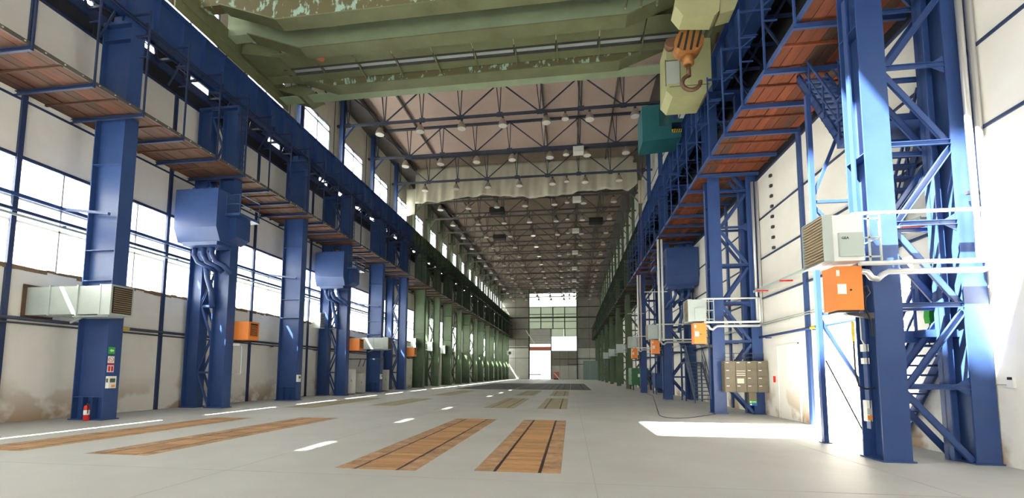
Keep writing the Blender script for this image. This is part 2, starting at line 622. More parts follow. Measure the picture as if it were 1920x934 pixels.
# closed wicket door in the right wall just before the second tower
dr = struct('door_1', M().box(XR - .015, XR + .0, 16.75, 18.3, .05, 2.75), PLASTER)
M().box(XR - .035, XR + .01, 16.7, 16.75, 0, 2.8).box(XR - .035, XR + .01, 18.3, 18.35, 0, 2.8).box(XR - .035, XR + .01, 16.7, 18.35, 2.75, 2.8).build('door_frame', WHITEP, dr)

# ================================================================== FAR WALL (named wall_back)
wall_back = struct('wall_back')
XA, XB, XC = -11.06, -5.2, 1.6


def fpanel(x0, x1, z0, z1, m, name='wall_panel', nx=1, nz=1, yy=0):
    for i in range(nx):
        for j in range(nz):
            a0, a1 = x0 + (x1 - x0) * i / nx, x0 + (x1 - x0) * (i + 1) / nx
            c0, c1 = z0 + (z1 - z0) * j / nz, z0 + (z1 - z0) * (j + 1) / nz
            M().box(a0 + .03, a1 - .03, Y1 + yy, Y1 + .15 + yy, c0 + .03, c1 - .03).build(name, m, wall_back)


for x0, x1, z0, z1 in ((XL, XA, 0, ZR), (XC, XR, 0, ZR), (XA, XC, 23.05, ZR), (XA, XB, 7.6, 8.5), (XA, XB, 9.3, 13.3), (XB, XC, 0, 7.4)):
    M().box(x0, x1, Y1 + .15, Y1 + .2, z0, z1).build('backing_sheet', DARK, wall_back)  # added behind the solid panels to stop daylight showing at their gaps
zr = [0, 5.5, 8.2, 10.6, 13.3, 16.3, 19.1, 21.5, ZR]
for a0, a1 in zip(zr[:-1], zr[1:]):
    mm = PLASTER if a1 < 6 else (DIM if a1 > 17 else GREY)
    mm = GREY if a1 < 9 else DIM
    fpanel(XL, XA, a0, a1, mm, nx=2)
    fpanel(XC, XR, a0, a1, mm, nx=2)
fpanel(XA, XC, 23.1, ZR, DIM)
fpanel(XB, XC, 0, 3.6, GREY, nx=3)
fpanel(XB, XC, 3.6, 7.4, DIM, nx=3)
fpanel(XA, XB, 7.7, 8.5, CORAL, 'door_pelmet')
fpanel(XA, XB, 9.3, 13.3, GREY, 'shutter_slat', nz=9)
fpanel(XB, XC, 11.3, 13.3, FROSTG, 'cladding_panel', nx=2)
fpanel(XA, XC, 13.3, 19.1, FROSTG, 'cladding_panel', nx=4, nz=3)
for nme, (x0, x1, z0, z1) in {'window_91': (XA, XC, 19.15, 23.05), 'window_92': (XB, XC, 7.4, 11.3), 'window_93': (XA, XB, 8.5, 9.3)}.items():
    win = struct(nme)
    M().box(x0, x1, Y1 + .05, Y1 + .06, z0, z1).build('pane', FROST if nme != 'window_93' else CLEAR, win)
    M().box(x0, x1, Y1, Y1 + .1, z0 - .04, z0 + .04).box(x0, x1, Y1, Y1 + .1, z1 - .04, z1 + .04).box(x0 - .04, x0 + .04, Y1, Y1 + .1, z0, z1).box(x1 - .04, x1 + .04, Y1, Y1 + .1, z0, z1).build('window_frame', STEEL, win)
for z, h_ in ((5.5, .1), (8.2, .1), (10.6, .08), (13.3, .12), (16.3, .35), (19.1, .2)):
    for x0, x1 in ((XL, XA), (XC, XR)):
        M().box(x0, x1, Y1 - .12, Y1, z - h_ / 2, z + h_ / 2).build('rail', GREEND, wall_back)
for z, h_ in ((13.3, .12), (15.23, .14), (16.3, .4), (17.17, .14), (19.1, .2)):
    M().box(XA, XC, Y1 - .12, Y1, z - h_ / 2, z + h_ / 2).build('rail', GREEND, wall_back)
for x, z0, z1 in ((XA, 0, ZR), (XC, 0, ZR), (XB, 0, 13.3), (-4.7, 13.3, 19.1), (-7.9, 13.3, 19.1), (-1.6, 11.3, 19.1)):
    M().box(x - .12, x + .12, Y1 - .15, Y1, z0, z1).build('post', GREEND, wall_back)
for x0, x1, z in ((-4.6, 7, 5.3), (-1, 7.5, 3.9)):
    M().bar((x0, Y1 - .2, z), (x1, Y1 - .2, z), .15).build('pipe', GREEND, wall_back)
M().bar((XC + .2, Y1 - .3, 8.7), (XC + .2, Y1 - .3, 8.8), .1).bar((XL, Y1 - .3, 8.6), (XA - .4, Y1 - .3, 8.6), .14).build('pipe', SILVER, wall_back)
# open roller door: the shutter is up, its guides stay
dr = struct('door_2')
M().box(XA - .05, XA + .15, Y1 - .1, Y1 + .2, 0, 7.6).box(XB - .15, XB + .05, Y1 - .1, Y1 + .2, 0, 7.6).box(XA, XB, Y1 - .1, Y1 + .3, 7.5, 7.7).build('door_frame', CORAL, dr)
# apron of concrete outside the door
struct('ground_outside', M().box(-20, 12, Y1 + .16, Y1 + 60, -.1, -.01), CONC)

seam = M().box(0, .03, -.02, .02, 16.4, ZR).mesh('seam_post', STEEL)
for k in range(90):
    y = 8 + 1.35 * k
    if y < Y1 and not any(t_ + 1.15 < y < t_ + 4.35 for t_ in TR):
        put('seam_post', seam, wall_left, (XL, y, 0))
# unseen near end wall behind the camera, its wide opening shaped for the daylight
wall_front = struct('wall_front')
for k in range(8):
    x0 = XL + (XR - XL) * k / 8
    M().box(x0 + .005, x0 + (XR - XL) / 8 - .005, Y0 - .15, Y0, 10.5, ZR).build('wall_panel', GREY, wall_front)
for x0, x1 in ((XL, XL + 2), (XR - 1.5, XR)):
    M().box(x0, x1, Y0 - .15, Y0, 0, 10.5).build('wall_panel', PLASTER, wall_front)

# ================================================================== CEILING
ceiling = struct('ceiling')
SKY = [(-12.6, -4.9, 3.6, 7.0), (-6.3, -4.1, 1.2, 5.6), (-4.1, -2.9, .9, 2.9)]         # unseen roof openings, shaped to land the sun patches at the right


def roof(y, ln, m):
    nxp = 6
    for i in range(nxp):
        x0 = XL + (XR - XL) * i / nxp
        x1 = XL + (XR - XL) * (i + 1) / nxp
        M().box(x0 + .004, x1 - .004, y + .004, y + ln - .004, ZR, ZR + .08).build('roof_panel', m, ceiling)


# near part is cut around the unseen sun openings
cuts_x = sorted(set([XL, XR] + [s_[0] for s_ in SKY] + [s_[1] for s_ in SKY]))
cuts_y = sorted(set([Y0, 9.8] + [s_[2] for s_ in SKY] + [s_[3] for s_ in SKY]))
for i in range(len(cuts_x) - 1):
    for j in range(len(cuts_y) - 1):
        cx, cy = (cuts_x[i] + cuts_x[i + 1]) / 2, (cuts_y[j] + cuts_y[j + 1]) / 2
        if any(s_[0] < cx < s_[1] and s_[2] < cy < s_[3] for s_ in SKY):
            continue
        M().box(cuts_x[i], cuts_x[i + 1], cuts_y[j], cuts_y[j + 1], ZR, ZR + .08).build('roof_panel', PINK, ceiling)
for k, y in enumerate([9.8 + 5.4 * k for k in range(0, 20)]):
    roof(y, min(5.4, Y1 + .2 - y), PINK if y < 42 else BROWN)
# outer felt, kept off the sun openings
for i in range(len(cuts_x) - 1):
    for j in range(len(cuts_y) - 1):
        cx, cy = (cuts_x[i] + cuts_x[i + 1]) / 2, (cuts_y[j] + cuts_y[j + 1]) / 2
        if not any(s_[0] < cx < s_[1] and s_[2] < cy < s_[3] for s_ in SKY):
            M().box(cuts_x[i], cuts_x[i + 1], cuts_y[j], cuts_y[j + 1], ZR + .1, ZR + .16).build('roofing_felt', DARK, ceiling)
M().box(XL, XR, 9.8, Y1 + .3, ZR + .1, ZR + .16).build('roofing_felt', DARK, ceiling)
for x0 in (XL - .2, XR):  # strips added to block sun slipping in under the roof edge
    M().box(x0, x0 + .2, Y0, Y1 + .3, ZR - .03, ZR + .2).build('eaves_fascia', DARK, ceiling)
M().box(XL - .2, XR + .2, Y1 + .15, Y1 + .35, ZR - .1, ZR + .2).build('eaves_fascia', DARK, ceiling)
pl = M().box(-.06, .06, Y0, Y1, ZR - .22, ZR - .02).mesh('purlin', TRUSSB)
for k in range(9):
    x = XL + 1.6 + 2.93 * k
    if not any(s_[0] - .1 < x < s_[1] + .1 for s_ in SKY):
        put('purlin', pl, ceiling, (x, 0, 0))

# ---------------------------------------------------------------- roof trusses
ZB, ZT = 21.25, 23.85
XT0, XT1 = -17.5, 7.0
NOD = [XT0 + (XT1 - XT0) * k / 8 for k in range(9)]
truss_protos = {}


def truss(y, label, m):
    key = m.name
    if key in truss_protos:
        return dup(truss_protos[key], (0, y, 0), label=label)
    t = thing('roof_truss', label, 'roof truss', (0, y, 0), 0, 'roof trusses across the hall')
    mm = M()
    for dy in (-.09, .05):
        mm.box(XT0 - .9, XT1 + .9, dy, dy + .04, ZB - .08, ZB + .08)
    mm.build('bottom_chord', m, t)
    M().box(XT0 - .9, XT1 + .9, -.1, .1, ZT - .09, ZT + .09).build('top_chord', m, t)
    for k, x in enumerate(NOD):
        M().bar((x - .0, -.05, ZB), (x - .28, -.05, ZT), .06).bar((x, .05, ZB), (x + .1, .05, ZT), .06).build('vertical', m, t)
        M().box(x - .22, x + .22, -.025, .025, ZB - .18, ZB + .2).build('gusset_plate', m, t)
    for k in range(8):
        a_, b2 = (ZB, ZT) if k % 2 else (ZT, ZB)
        M().bar((NOD[k], 0, a_), (NOD[k + 1], 0, b2), .07, .09).build('diagonal', m, t)
    truss_protos[key] = t
    return t


vis = [k for k, y in enumerate(TR) if y > 8]
cnt_a = cnt_b = 0
tl = {}
for k, y in enumerate(TR):
    if y < 8:
        continue
    if y < 45:
        n_ = sum(1 for z in TR if y < z < 45)
        lab = ['blue-grey steel roof truss directly in front of the cream tarpaulin', 'blue-grey steel roof truss one bay nearer than the tarpaulin',
               'blue-grey steel roof truss two bays nearer than the tarpaulin', 'blue-grey steel roof truss three bays nearer than the tarpaulin, behind the crane bridge'][min(n_, 3)]
        if n_ > 3:
            lab = 'blue-grey steel roof truss above the crane bridge, %s bay nearer than the tarpaulin' % ORD[n_]
        tl[k] = lab
        truss(y, lab, TRUSS)
    else:
        lab = 'brown-grey steel roof truss, %s beyond the cream tarpaulin' % ORD[cnt_b]
        cnt_b += 1
        tl[k] = lab
        truss(y, lab, TRUSSB)

# roof posts carrying the trusses, standing on the crane columns
rp = thing('roof_post', 'x', 'roof post', (0, 0, 0), 0, 'roof posts under the truss ends')
mm = M().ob((0, 0, 16.9), (0, 0, 23.9), (0, 1, 0), -.17, -.15, -.16, .16).ob((0, 0, 16.9), (0, 0, 23.9), (0, 1, 0), .15, .17, -.16, .16)
mm.ob((0, 0, 16.9), (0, 0, 23.9), (0, 1, 0), -.15, .15, -.012, .012)
mm.build('shaft', BLUE, rp)
M().bar((0, 0, 20.0), (1.0, 0, 21.2), .1).build('knee_brace', BLUE, rp)
first = True
ci = 0
for k, y in enumerate(TR):
    if y < 22:
        continue
    green = y > 44
    for side, x in (('left', XL + .45), ('right', XR - .45)):
        lab = '%s roof post at the %s end of the %s' % ('green' if green else 'blue', side, tl[k].replace('steel roof ', ''))
        lab = ' '.join(lab.split()[:16])
        if first:
            rp.location = (x, y, 0)
            rp['label'] = lab
            first = False
        else:
            dup(rp, (x, y, 0), label=lab, mirror=(side == 'right'), swap={'blue_paint': GREEN} if green else None)

for x0, x1 in ((XL, -16.7), (6.5, XR)):
    M().box(x0, x1, 12, Y1, ZR - .75, ZR - .7).build('eaves_shadow_board', TRUSSB, ceiling)  # dark board stands in for the shadow line and truss along the eaves

# ---------------------------------------------------------------- high-bay lamps
lp = thing('high_bay_lamp', 'x', 'lamp', (0, 0, 0), 0, 'high-bay lamps under the roof trusses')
M().lathe((0, 0, 0), [(.34, -.72), (.35, -.70), (.31, -.52), (.22, -.32), (.11, -.16)], 14).build('reflector', REFL, lp, True)
M().lathe((0, 0, 0), [(.31, -.728), (.325, -.722)], 14).build('lens', LENS, lp)
M().lathe((0, 0, 0), [(.09, -.125), (.095, 0), (.05, .02)], 10).build('ballast_housing', STEEL, lp, True)
M().tube([(0, 0, .01), (0, 0, .12)], .02, 6).build('hanger', STEEL, lp)
LX = [-14.8, -11.5, -8.2, -5.0, -1.7, 1.5, 4.75]
first = True
row = 0
for k, y in enumerate(TR):
    if y < 30:
        continue
    n_ = sum(1 for z in TR if y < z < 45)
    if y < 45:
        where = 'under the ' + ['truss right before the tarpaulin', 'second truss before the tarpaulin', 'third truss before the tarpaulin'][n_]
    else:
        where = 'under the %s truss beyond the tarpaulin' % ORD[sum(1 for z in TR if 45 < z < y)]
    for j, x in enumerate(LX + [-.3]):
        lab = ('high-bay lamp, %s from the left %s' % (ORD[j], where)) if j < 7 else 'small extra high-bay lamp right of centre %s' % where
        loc = (x, y + .0, ZB - (.2 if j < 7 else .175))
        if first:
            lp.location = loc
            lp['label'] = lab
            first = False
        else:
            c_ = dup(lp, loc, label=lab)
            if j == 7:
                c_.scale = (.8, .8, .8)

# ceiling unit heaters
uh = thing('ceiling_unit_heater', 'x', 'unit heater', (0, 0, 0), 0, 'ceiling unit heaters')
M().box(-.45, .45, -.35, .35, -.6, -.1).build('casing', WHITEP, uh)
for k in range(4):
    M().box(-.42, .42, -.39, -.35, -.54 + k * .11, -.50 + k * .11).build('louvre', GREY, uh)
M().bar((-.4, 0, -.1), (-.4, 0, .3), .04).bar((.4, 0, -.1), (.4, 0, .3), .04).build('hanger', STEEL, uh)
for i, y in enumerate([36.8 + 10.8 * k for k in range(7)]):
    lab = 'white louvred unit heater under the roof, %s' % (['nearest, before the tarpaulin'] + ['%s beyond the tarpaulin' % ORD[j] for j in range(7)])[i]
    if i == 0:
        uh.location = (.75, y, ZB - .1)
        uh['label'] = lab
    else:
        dup(uh, (.75, y, ZB - .1), label=lab)
# dark fan boxes under the roof
fb = thing('roof_fan_box', 'dark fan box under the roof, left of centre just beyond the tarpaulin', 'fan box', (-9.0, 52.5, 21.5), 0, 'dark fan boxes under the roof')
M().box(-.9, .9, -.6, .6, 0, .6).build('casing', BLACK, fb)
for k in range(3):
    M().box(-.85, .85, -.64, -.6, .08 + k * .18, .16 + k * .18).build('louvre', STEEL, fb)
dup(fb, (3.4, 58, 21.6), label='dark fan box under the roof, right of centre beyond the tarpaulin')
dup(fb, (-10.5, 63.5, 21.6), label='dark fan box under the roof, farther left than the others')

# ---------------------------------------------------------------- tarpaulin across the hall


def cloth(x0, x1, y, ztop, zbot, nx, nz, amp, seed, xa=0):
    rnd = random.Random(seed)
    ph = [rnd.uniform(0, 6.28) for _ in range(8)]
    m_ = M()
    for sgn in (0, .015):
        for j in range(nz + 1):
            v = j / nz
            for i in range(nx + 1):
                u = i / nx
                x = x0 + (x1 - x0) * u
                s_ = .3 + .7 * v
                wv = amp * s_ * (math.sin(x * 1.9 + ph[0] + v * 1.2) + .6 * math.sin(x * 4.3 + ph[1] - v * 2) + .35 * math.sin(x * 8.1 + ph[2] + v * 3))
                z = ztop + (zbot(x) - ztop) * v
                m_.v.append((x, y + wv + sgn, z + .05 * math.sin(x * 3 + ph[3]) * v))
    N = (nx + 1) * (nz + 1)
    for j in range(nz):
        for i in range(nx):
            a_ = j * (nx + 1) + i
            m_.f.append((a_, a_ + 1, a_ + nx + 2, a_ + nx + 1))
            m_.f.append((N + a_ + nx + 1, N + a_ + nx + 2, N + a_ + 1, N + a_))
    rim = [i for i in range(nx + 1)] + [j * (nx + 1) + nx for j in range(1, nz + 1)] + [nz * (nx + 1) + i for i in range(nx - 1, -1, -1)] + [j * (nx + 1) for j in range(nz - 1, 0, -1)]
    for k in range(len(rim)):
        a_, b3 = rim[k], rim[(k + 1) % len(rim)]
        m_.f.append((a_, N + a_, N + b3, b3))
    return m_


def smoothall(me_):
    me_.polygons.foreach_set('use_smooth', [True] * len(me_.polygons))


t = thing('tarpaulin', 'cream tarpaulin hanging in folds below the roof across the hall', 'tarpaulin', (0, 45, ZR))
o = cloth(-16.9, 6.9, 0, -.05, lambda x: -3.75 + .25 * math.sin(x * .5) + (.9 if x > 6 else 0) * (x - 6), 190, 14, .13, 3).build('sheet', CANVAS, t)
smoothall(o.data)
o = cloth(-18.0, -16.95, .25, -2.2, lambda x: -5.3 + (x + 18) * .2, 20, 14, .08, 5).build('side_sheet', CANVAS, t)
smoothall(o.data)
o = cloth(7.0, 7.6, .25, -2.6, lambda x: -5.0, 14, 10, .05, 6).build('side_sheet', CANVAS, t)
smoothall(o.data)
for k in range(9):
    M().tube([(-16.5 + k * 2.9, 0, -.1), (-16.5 + k * 2.9, 0, .02)], .03, 6).build('tie', STEEL, t)

# ================================================================== COLUMNS


def ibeam(m_, x, y0, y1, z0, z1, xd):
    pass


def ns(t, cx0, cx1, cy, wy, z0, z1, m, split=True):
    """I column whose flanges stand in Y-Z planes at cx0 and cx1, web facing the camera"""
    M().box(cx0, cx0 + .035, cy, cy + wy, z0, z1).build('flange', m, t)
    M().box(cx1 - .035, cx1, cy, cy + wy, z0, z1).build('flange', m, t)
    M().box(cx0 + .035, cx1 - .035, cy + wy * .35, cy + wy * .35 + .03, z0, z1).build('web', m, t)


def single_column(loc, label, green=False, group=None):
    m = GREEN if green else BLUE
    t = thing('crane_column', label, 'column', loc, 0, group)
    ns(t, -1.25, 0, 0, .5, .04, 14.6, m)
    M().box(-1.3, .05, -.05, .55, 0, .04).build('base_plate', m, t)
    for z in (.78, 4.9, 6.0, 9.2, 11.4, 14.0):
        M().box(-1.215, -.035, .01, .175, z, z + .03).build('stiffener', m, t)
    M().box(-1.25, 0, -.02, .52, 14.6, 14.72).build('cap_plate', m, t)
    M().box(-.85, -.81, .0, .17, .04, .78).box(-.45, -.41, .0, .17, .04, .78).build('foot_rib', m, t)
    for k in range(2):
        M().box(-.95 + k * .45, -.6 + k * .45, .1, .4, 14.72, 15.02).build('bearing_block', m, t)
    return t


def lacing(t, xa, xb, ys_, zs, m, start=0, sz=.1):
    """zigzag channels between legs, doubled front and back"""
    for yk in ys_:
        for k in range(len(zs) - 1):
            a_, b3 = ((xa, xb) if (k + start) % 2 == 0 else (xb, xa))
            M().chan((a_, yk, zs[k]), (b3, yk, zs[k + 1]), (0, 0, 1), sz, .05, .012).build('diagonal', m, t)


def tower_left(loc, label, green=False, group=None):
    """two I legs laced together; origin at hall face of the front leg"""
    m = GREEN if green else BLUE
    t = thing('lattice_column', label, 'column', loc, 0, group)
    ns(t, -.8, 0, 0, .5, .04, 14.6, m)
    ns(t, -2.15, -1.44, 0, .5, .04, 14.6, m)
    M().box(-.9, .05, -.05, .55, 0, .04).build('base_plate', m, t)
    M().box(-2.2, -1.39, -.05, .55, 0, .04).build('base_plate', m, t)
    zs = [.1, 1.65, 3.2, 4.8, 6.3, 7.8, 9.4, 11.0, 12.6, 14.2]
    lacing(t, -.8, -1.44, (.06, .42), [zs[k] for k in range(10)], m)
    for z in (1.65, 4.8, 7.8, 11.0, 14.2):
        M().box(-1.44, -.8, .05, .13, z - .05, z + .05).build('strut', m, t)
    M().box(-2.15, 0, -.02, .52, 14.6, 14.72).build('cap_plate', m, t)
    # ladder on the lacing above the walkway
    M().bar((.12, .1, 11.2), (.12, .1, 15.0), .03).bar((.12, .42, 11.2), (.12, .42, 15.0), .03).build('ladder_rail', NAVY if not green else GREEND, t)
    rm = M().bar((.12, .1, 0), (.12, .42, 0), .025).mesh('rung', NAVY if not green else GREEND)
    for k in range(12):
        put('rung', rm, t, (0, 0, 11.4 + k * .3))
    return t


LC = ['first single blue column at the left wall, fire extinguisher at its foot',
      'first blue lattice column at the left wall, big blue hopper box on it',
      'second single blue column at the left wall, between the two hopper boxes',
      'second blue lattice column at the left wall, smaller looking hopper box on it',
      'third single blue column at the left wall, silver duct crossing in front',
      'last blue lattice column at the left wall before the green ones']
sc = tw = None
for i, y in enumerate(LCOL):
    loc = (-16.05, y - .1, 0)
    if i % 2 == 0:
        sc = dup(sc, loc, label=LC[i]) if sc else single_column(loc, LC[i], group='single blue columns by the left wall')
    else:
        tw = dup(tw, loc, label=LC[i]) if tw else tower_left(loc, LC[i], group='blue lattice columns by the left wall')
sc = tw = None
for i, y in enumerate(LGRN):
    loc = (-16.05, y - .1, 0)
    if i % 2 == 0:
        lab = 'green single column by the left wall, %s of its kind beyond the blue ones' % ORD[i // 2]
        sc = dup(sc, loc, label=lab) if sc else single_column(loc, lab, True, 'single green columns by the left wall')
    else:
        lab = 'green lattice column by the left wall, %s of its kind beyond the blue ones' % ORD[i // 2]
        tw = dup(tw, loc, label=lab) if tw else tower_left(loc, lab, True, 'green lattice columns by the left wall')


def tower_right(loc, label, green=False, group=None):
    """origin at hall-side near corner of the front leg; flanges face the camera"""
    m = GREEN if green else BLUE
    t = thing('lattice_column', label, 'column', loc, 0, group)
    W1, D = .5, .62
    # front leg
    M().box(0, W1, 0, .03, .03, 14.1).build('flange', m, t)
    M().box(0, W1, D - .03, D, .03, 14.1).build('flange', m, t)
    M().box(W1 / 2 - .015, W1 / 2 + .015, .03, D - .03, .03, 14.1).build('web', m, t)
    # rear leg
    x0 = 1.58
    M().box(x0, x0 + .42, 0, .03, .03, 14.1).build('flange', m, t)
    M().box(x0, x0 + .42, D - .03, D, .03, 14.1).build('flange', m, t)
    M().box(x0 + .19, x0 + .22, .03, D - .03, .03, 14.1).build('web', m, t)
    M().box(x0 - .22, x0 - .02, .3, .33, .03, 14.1).box(x0 - .22, x0 - .2, .2, .43, .03, 14.1).build('side_channel', m, t)
    for xx in (-.04, x0 - .04):
        M().box(xx, xx + (.58 if xx < 0 else .48), -.04, D + .04, 0, .03).build('base_plate', m, t)
    zz = [0.05, 1.45, 3.05, 4.7, 6.35, 8.0, 9.6, 11.2, 12.8]
    for k in range(8):
        a_, b3 = (x0, W1) if k % 2 == 0 else (W1, x0)
        for yy in (.06, D - .1):
            M().chan((a_, yy, zz[k]), (b3, yy, zz[k + 1] - (.12 if yy < .2 else .12)), (0, 0, 1), .12, .05, .012).build('diagonal', m, t)
    for k in range(1, 9):
        for yy in (.05, D - .11):
            M().chan((W1, yy, zz[k]), (x0, yy, zz[k]), (0, 0, 1), .1, .05, .012).build('strut', m, t)
    for z in (1.45, 4.7, 8.0):
        M().prism([(x0, z - .18), (x0, z + .18), (x0 - .3, z)], 'y', .03, .045).build('gusset_plate', m, t)
    for z in (4.0, 6.2, 9.0):
        M().box(.0, W1 / 2 - .015, .03, D - .03, z, z + .02).build('stiffener', m, t)
    # conduit strip up the hall side
    M().box(-.05, -.02, .25, .37, .6, 9.8).build('conduit', m, t)
    M().box(-.05, 2.0, -.02, D + .02, 14.1, 14.22).build('cap_plate', m, t)
    return t


RC = ['nearest blue lattice column at the right wall, large in the foreground', 'second blue lattice column at the right wall, khaki lockers on it',
      'third blue lattice column at the right wall, with the blue hopper box', 'fourth blue lattice column at the right wall, last before the green ones']
tw = None
for i, y in enumerate(RTOW):
    loc = (5.98, y, 0)
    tw = dup(tw, loc, label=RC[i]) if tw else tower_right(loc, RC[i], group='blue lattice columns by the right wall')
tw = None
for i, y in enumerate(RGRN):
    lab = 'green lattice column by the right wall, %s beyond the blue ones' % ORD[i]
    tw = dup(tw, (5.98, y, 0), label=lab) if tw else tower_right((5.98, y, 0), lab, True, 'green lattice columns by the right wall')

# ================================================================== CRANE GIRDERS


def crane_girder(name_side, xc, zb, zt, ya, yb, m, md, label, side, lattice=True):
    t = thing('crane_girder', label, 'crane girder', (xc, ya, zb), 0)
    L, Hh = yb - ya, zt - zb
    M().box(-.012, .012, 0, L, .04, Hh - .04).build('web', m, t)
    M().box(-.26, .26, 0, L, Hh - .04, Hh).build('top_flange', m, t)
    M().box(-.26, .26, 0, L, 0, .04).build('bottom_flange', m, t)
    M().box(-.05, .05, 0, L, Hh, Hh + .14).box(-.09, .09, 0, L, Hh, Hh + .03).build('crane_rail', RUST, t)
    sm = M().box(.012 * side, .22 * side, 0, .03, .04, Hh - .04).mesh('stiffener', m) if side > 0 else M().box(-.22, -.012, 0, .03, .04, Hh - .04).mesh('stiffener', m)
    n_ = int(L / 1.1)
    for k in range(n_):
        put('stiffener', sm, t, (0, .3 + k * 1.1, 0))
    # surge truss to the wall
    if lattice:
        so = -1 if side > 0 else 1
        wdt = 1.55
        cross = M().bar((0, 0, .3), (so * wdt, 0, .3), .1).mesh('cross_tie', md)
        dia = M().bar((so * .2, 0, .3), (so * wdt, 1.4, .3), .07).mesh('surge_diagonal', md)
        dia2 = M().bar((so * .2, 0, .3), (so * .9, 0, -.9), .06).mesh('drop_brace', md)
        M().box(min(so * wdt, so * (wdt + .1)), max(so * wdt, so * (wdt + .1)), 0, L, .1, .5).build('outer_chord', md, t)
        M().box(min(so * .7, so * .76), max(so * .7, so * .76), 0, L, .2, .3).build('inner_chord', md, t)
        for k in range(int(L / 1.4)):
            put('cross_tie', cross, t, (0, k * 1.4, 0))
            put('surge_diagonal', dia, t, (0, k * 1.4, 0))
            if k % 2 == 0:
                put('drop_brace', dia2, t, (0, k * 1.4, 0))
        if side > 0:
            # two walkway gratings leave gaps of light between them
            M().box(-.95, -.62, 0, L, .36, .4).build('grating', md, t)
    return t


SPL = 43.5
crane_girder('l', -16.46, 15.05, 16.7, 2, SPL, BLUE, NAVY, 'blue riveted crane runway girder above the left columns', 1)
crane_girder('l', -16.46, 15.05, 16.7, SPL, Y1, GREEN, GREEND, 'green crane runway girder above the far left columns', 1)
crane_girder('r', 6.66, 14.3, 16.1, 2, SPL, BLUE, NAVY, 'blue riveted crane runway girder above the right columns', -1)
crane_girder('r', 6.66, 14.3, 16.1, SPL, Y1, GREEND, GREEND, 'green crane runway girder above the far right columns', -1)
# conductor bars and edge rail under the left girder
t = thing('conductor_rail', 'pair of thin blue conductor rails below the left crane girder', 'conductor rail', (-16.1, 2, 14.95))
for dx, dz in ((0, 0), (.12, -.2)):
    M().box(dx - .03, dx + .03, 0, 110, dz - .05, dz).build('rail', NAVY, t)
hm = M().box(-.02, .14, -.02, .02, -.3, .1).mesh('hanger', NAVY)
for k in range(30):
    put('hanger', hm, t, (0, 1 + 3.6 * k, 0))
# dark service deck behind the right girder
t = thing('service_deck', 'dark steel service deck behind the right crane girder', 'deck', (7.45, 2, 15.6))
for k in range(38):
    M().box(-.5, .5, k * 3, k * 3 + 2.98, 0, .05).build('deck_plate', DARK, t)

# ================================================================== WALKWAYS


def walkway(x0, x1, z, ya, yb, y_first, bx, hz, label, m, mf, mirror, htop):
    """x0 hall edge, x1 wall edge"""
    s_ = 1 if x0 > x1 else -1            # outward direction of the hall side
    t = thing('walkway', label, 'walkway', (0, ya, z))
    nb = 8
    wd = abs(x0 - x1) / nb
    lo = min(x0, x1)
    near_end = 46
    Lb = 3.32
    bm_ = M().box(.008, wd - .008, .01, Lb - .01, 0, .045).mesh('board', m)
    bmu = M().box(.008, wd - .008, .01, Lb - .01, 0, .045).mesh('board', mf)
    y = y_first - Lb * 3
    yy = y
    while yy < ya - .01:
        yy += Lb / 2
    near_end = min(46, yb - Lb * .5)
    while yy < near_end:
        if yy > ya - .01:
            for k in range(nb):
                rr = random.random()
                put('board', bm_ if rr < .7 else bmu, t, (lo + k * wd, yy - ya, random.uniform(-.012, .012)))
        yy += Lb
    q_ = M()
    while yy < yb:
        for k in range(nb):
            q_.box(lo + k * wd + .01, lo + (k + 1) * wd - .01, yy - ya + .01, min(yy + Lb, yb) - ya - .01, 0, .045)
        yy += Lb
    o_ = q_.build('far_boards', m, t)
    o_['kind'] = 'stuff'
    # edge angle with light bolts
    M().box(x0 - .03, x0 + .03, 0, yb - ya, -.03, .10).build('kerb_rail', TRUSSB if not mirror else bx, t)
    if not mirror:
        kb = M().lathe((0, 0, 0), [(.025, 0), (.02, .02)], 6, 'x').mesh('bolt_head', SILVER)
        for k in range(int(min(yb, 43) - ya) * 2 if ya < 40 else 0):
            put('bolt_head', kb, t, (x0 + .03, .3 + k * .5, .04))
    # brackets with hangers
    bk = M().chan((x1, 0, -.12), (x0 + .12 * s_, 0, -.12), (0, 0, 1), .13, .08, .014)
    bkm = bk.mesh('bracket', bx)
    hgm = M().bar((x0 + .08 * s_, 0, -.15), (x0 + .08 * s_, 0, htop - z), .05).mesh('hanger', bx)
    arm = M().bar((x0 + .08 * s_, 0, htop - z - .1), (x0 - .9 * s_, 0, htop - z - .1), .06)
    arm2 = M().bar((x0 + .08 * s_, 0, htop - z - 1.0), (x0 - .4 * s_, 0, htop - z - 1.0), .05)
    arm2.bar((x0 + .08 * s_, 0, htop - z - 1.35), (x0 - .35 * s_, 0, htop - z - 1.0), .04)
    arm2.box(min(x0 - .45 * s_, x0 - .05 * s_), max(x0 - .45 * s_, x0 - .05 * s_), -.05, .05, htop - z - .97, htop - z - .93)
    arm3 = M().bar((x0 + .08 * s_, 0, htop - z - 1.8), (x0 - .3 * s_, 0, htop - z - 1.8), .04)
    armm = [a_.mesh('hanger_arm', bx) for a_ in (arm, arm2, arm3)]
    jo = M().box(min(x0, x1), max(x0, x1), -.03, .03, -.07, 0).mesh('joist', m)
    k = -3
    while y_first + 1.66 * k < yb:
        yk = y_first + 1.66 * k
        if yk > ya:
            put('bracket', bkm, t, (0, yk - ya, 0))
            put('hanger', hgm, t, (0, yk - ya, 0))
            for a_ in armm:
                put('hanger_arm', a_, t, (0, yk - ya, 0))
            put('joist', jo, t, (0, yk - ya + .8, 0))
        k += 1
    return t


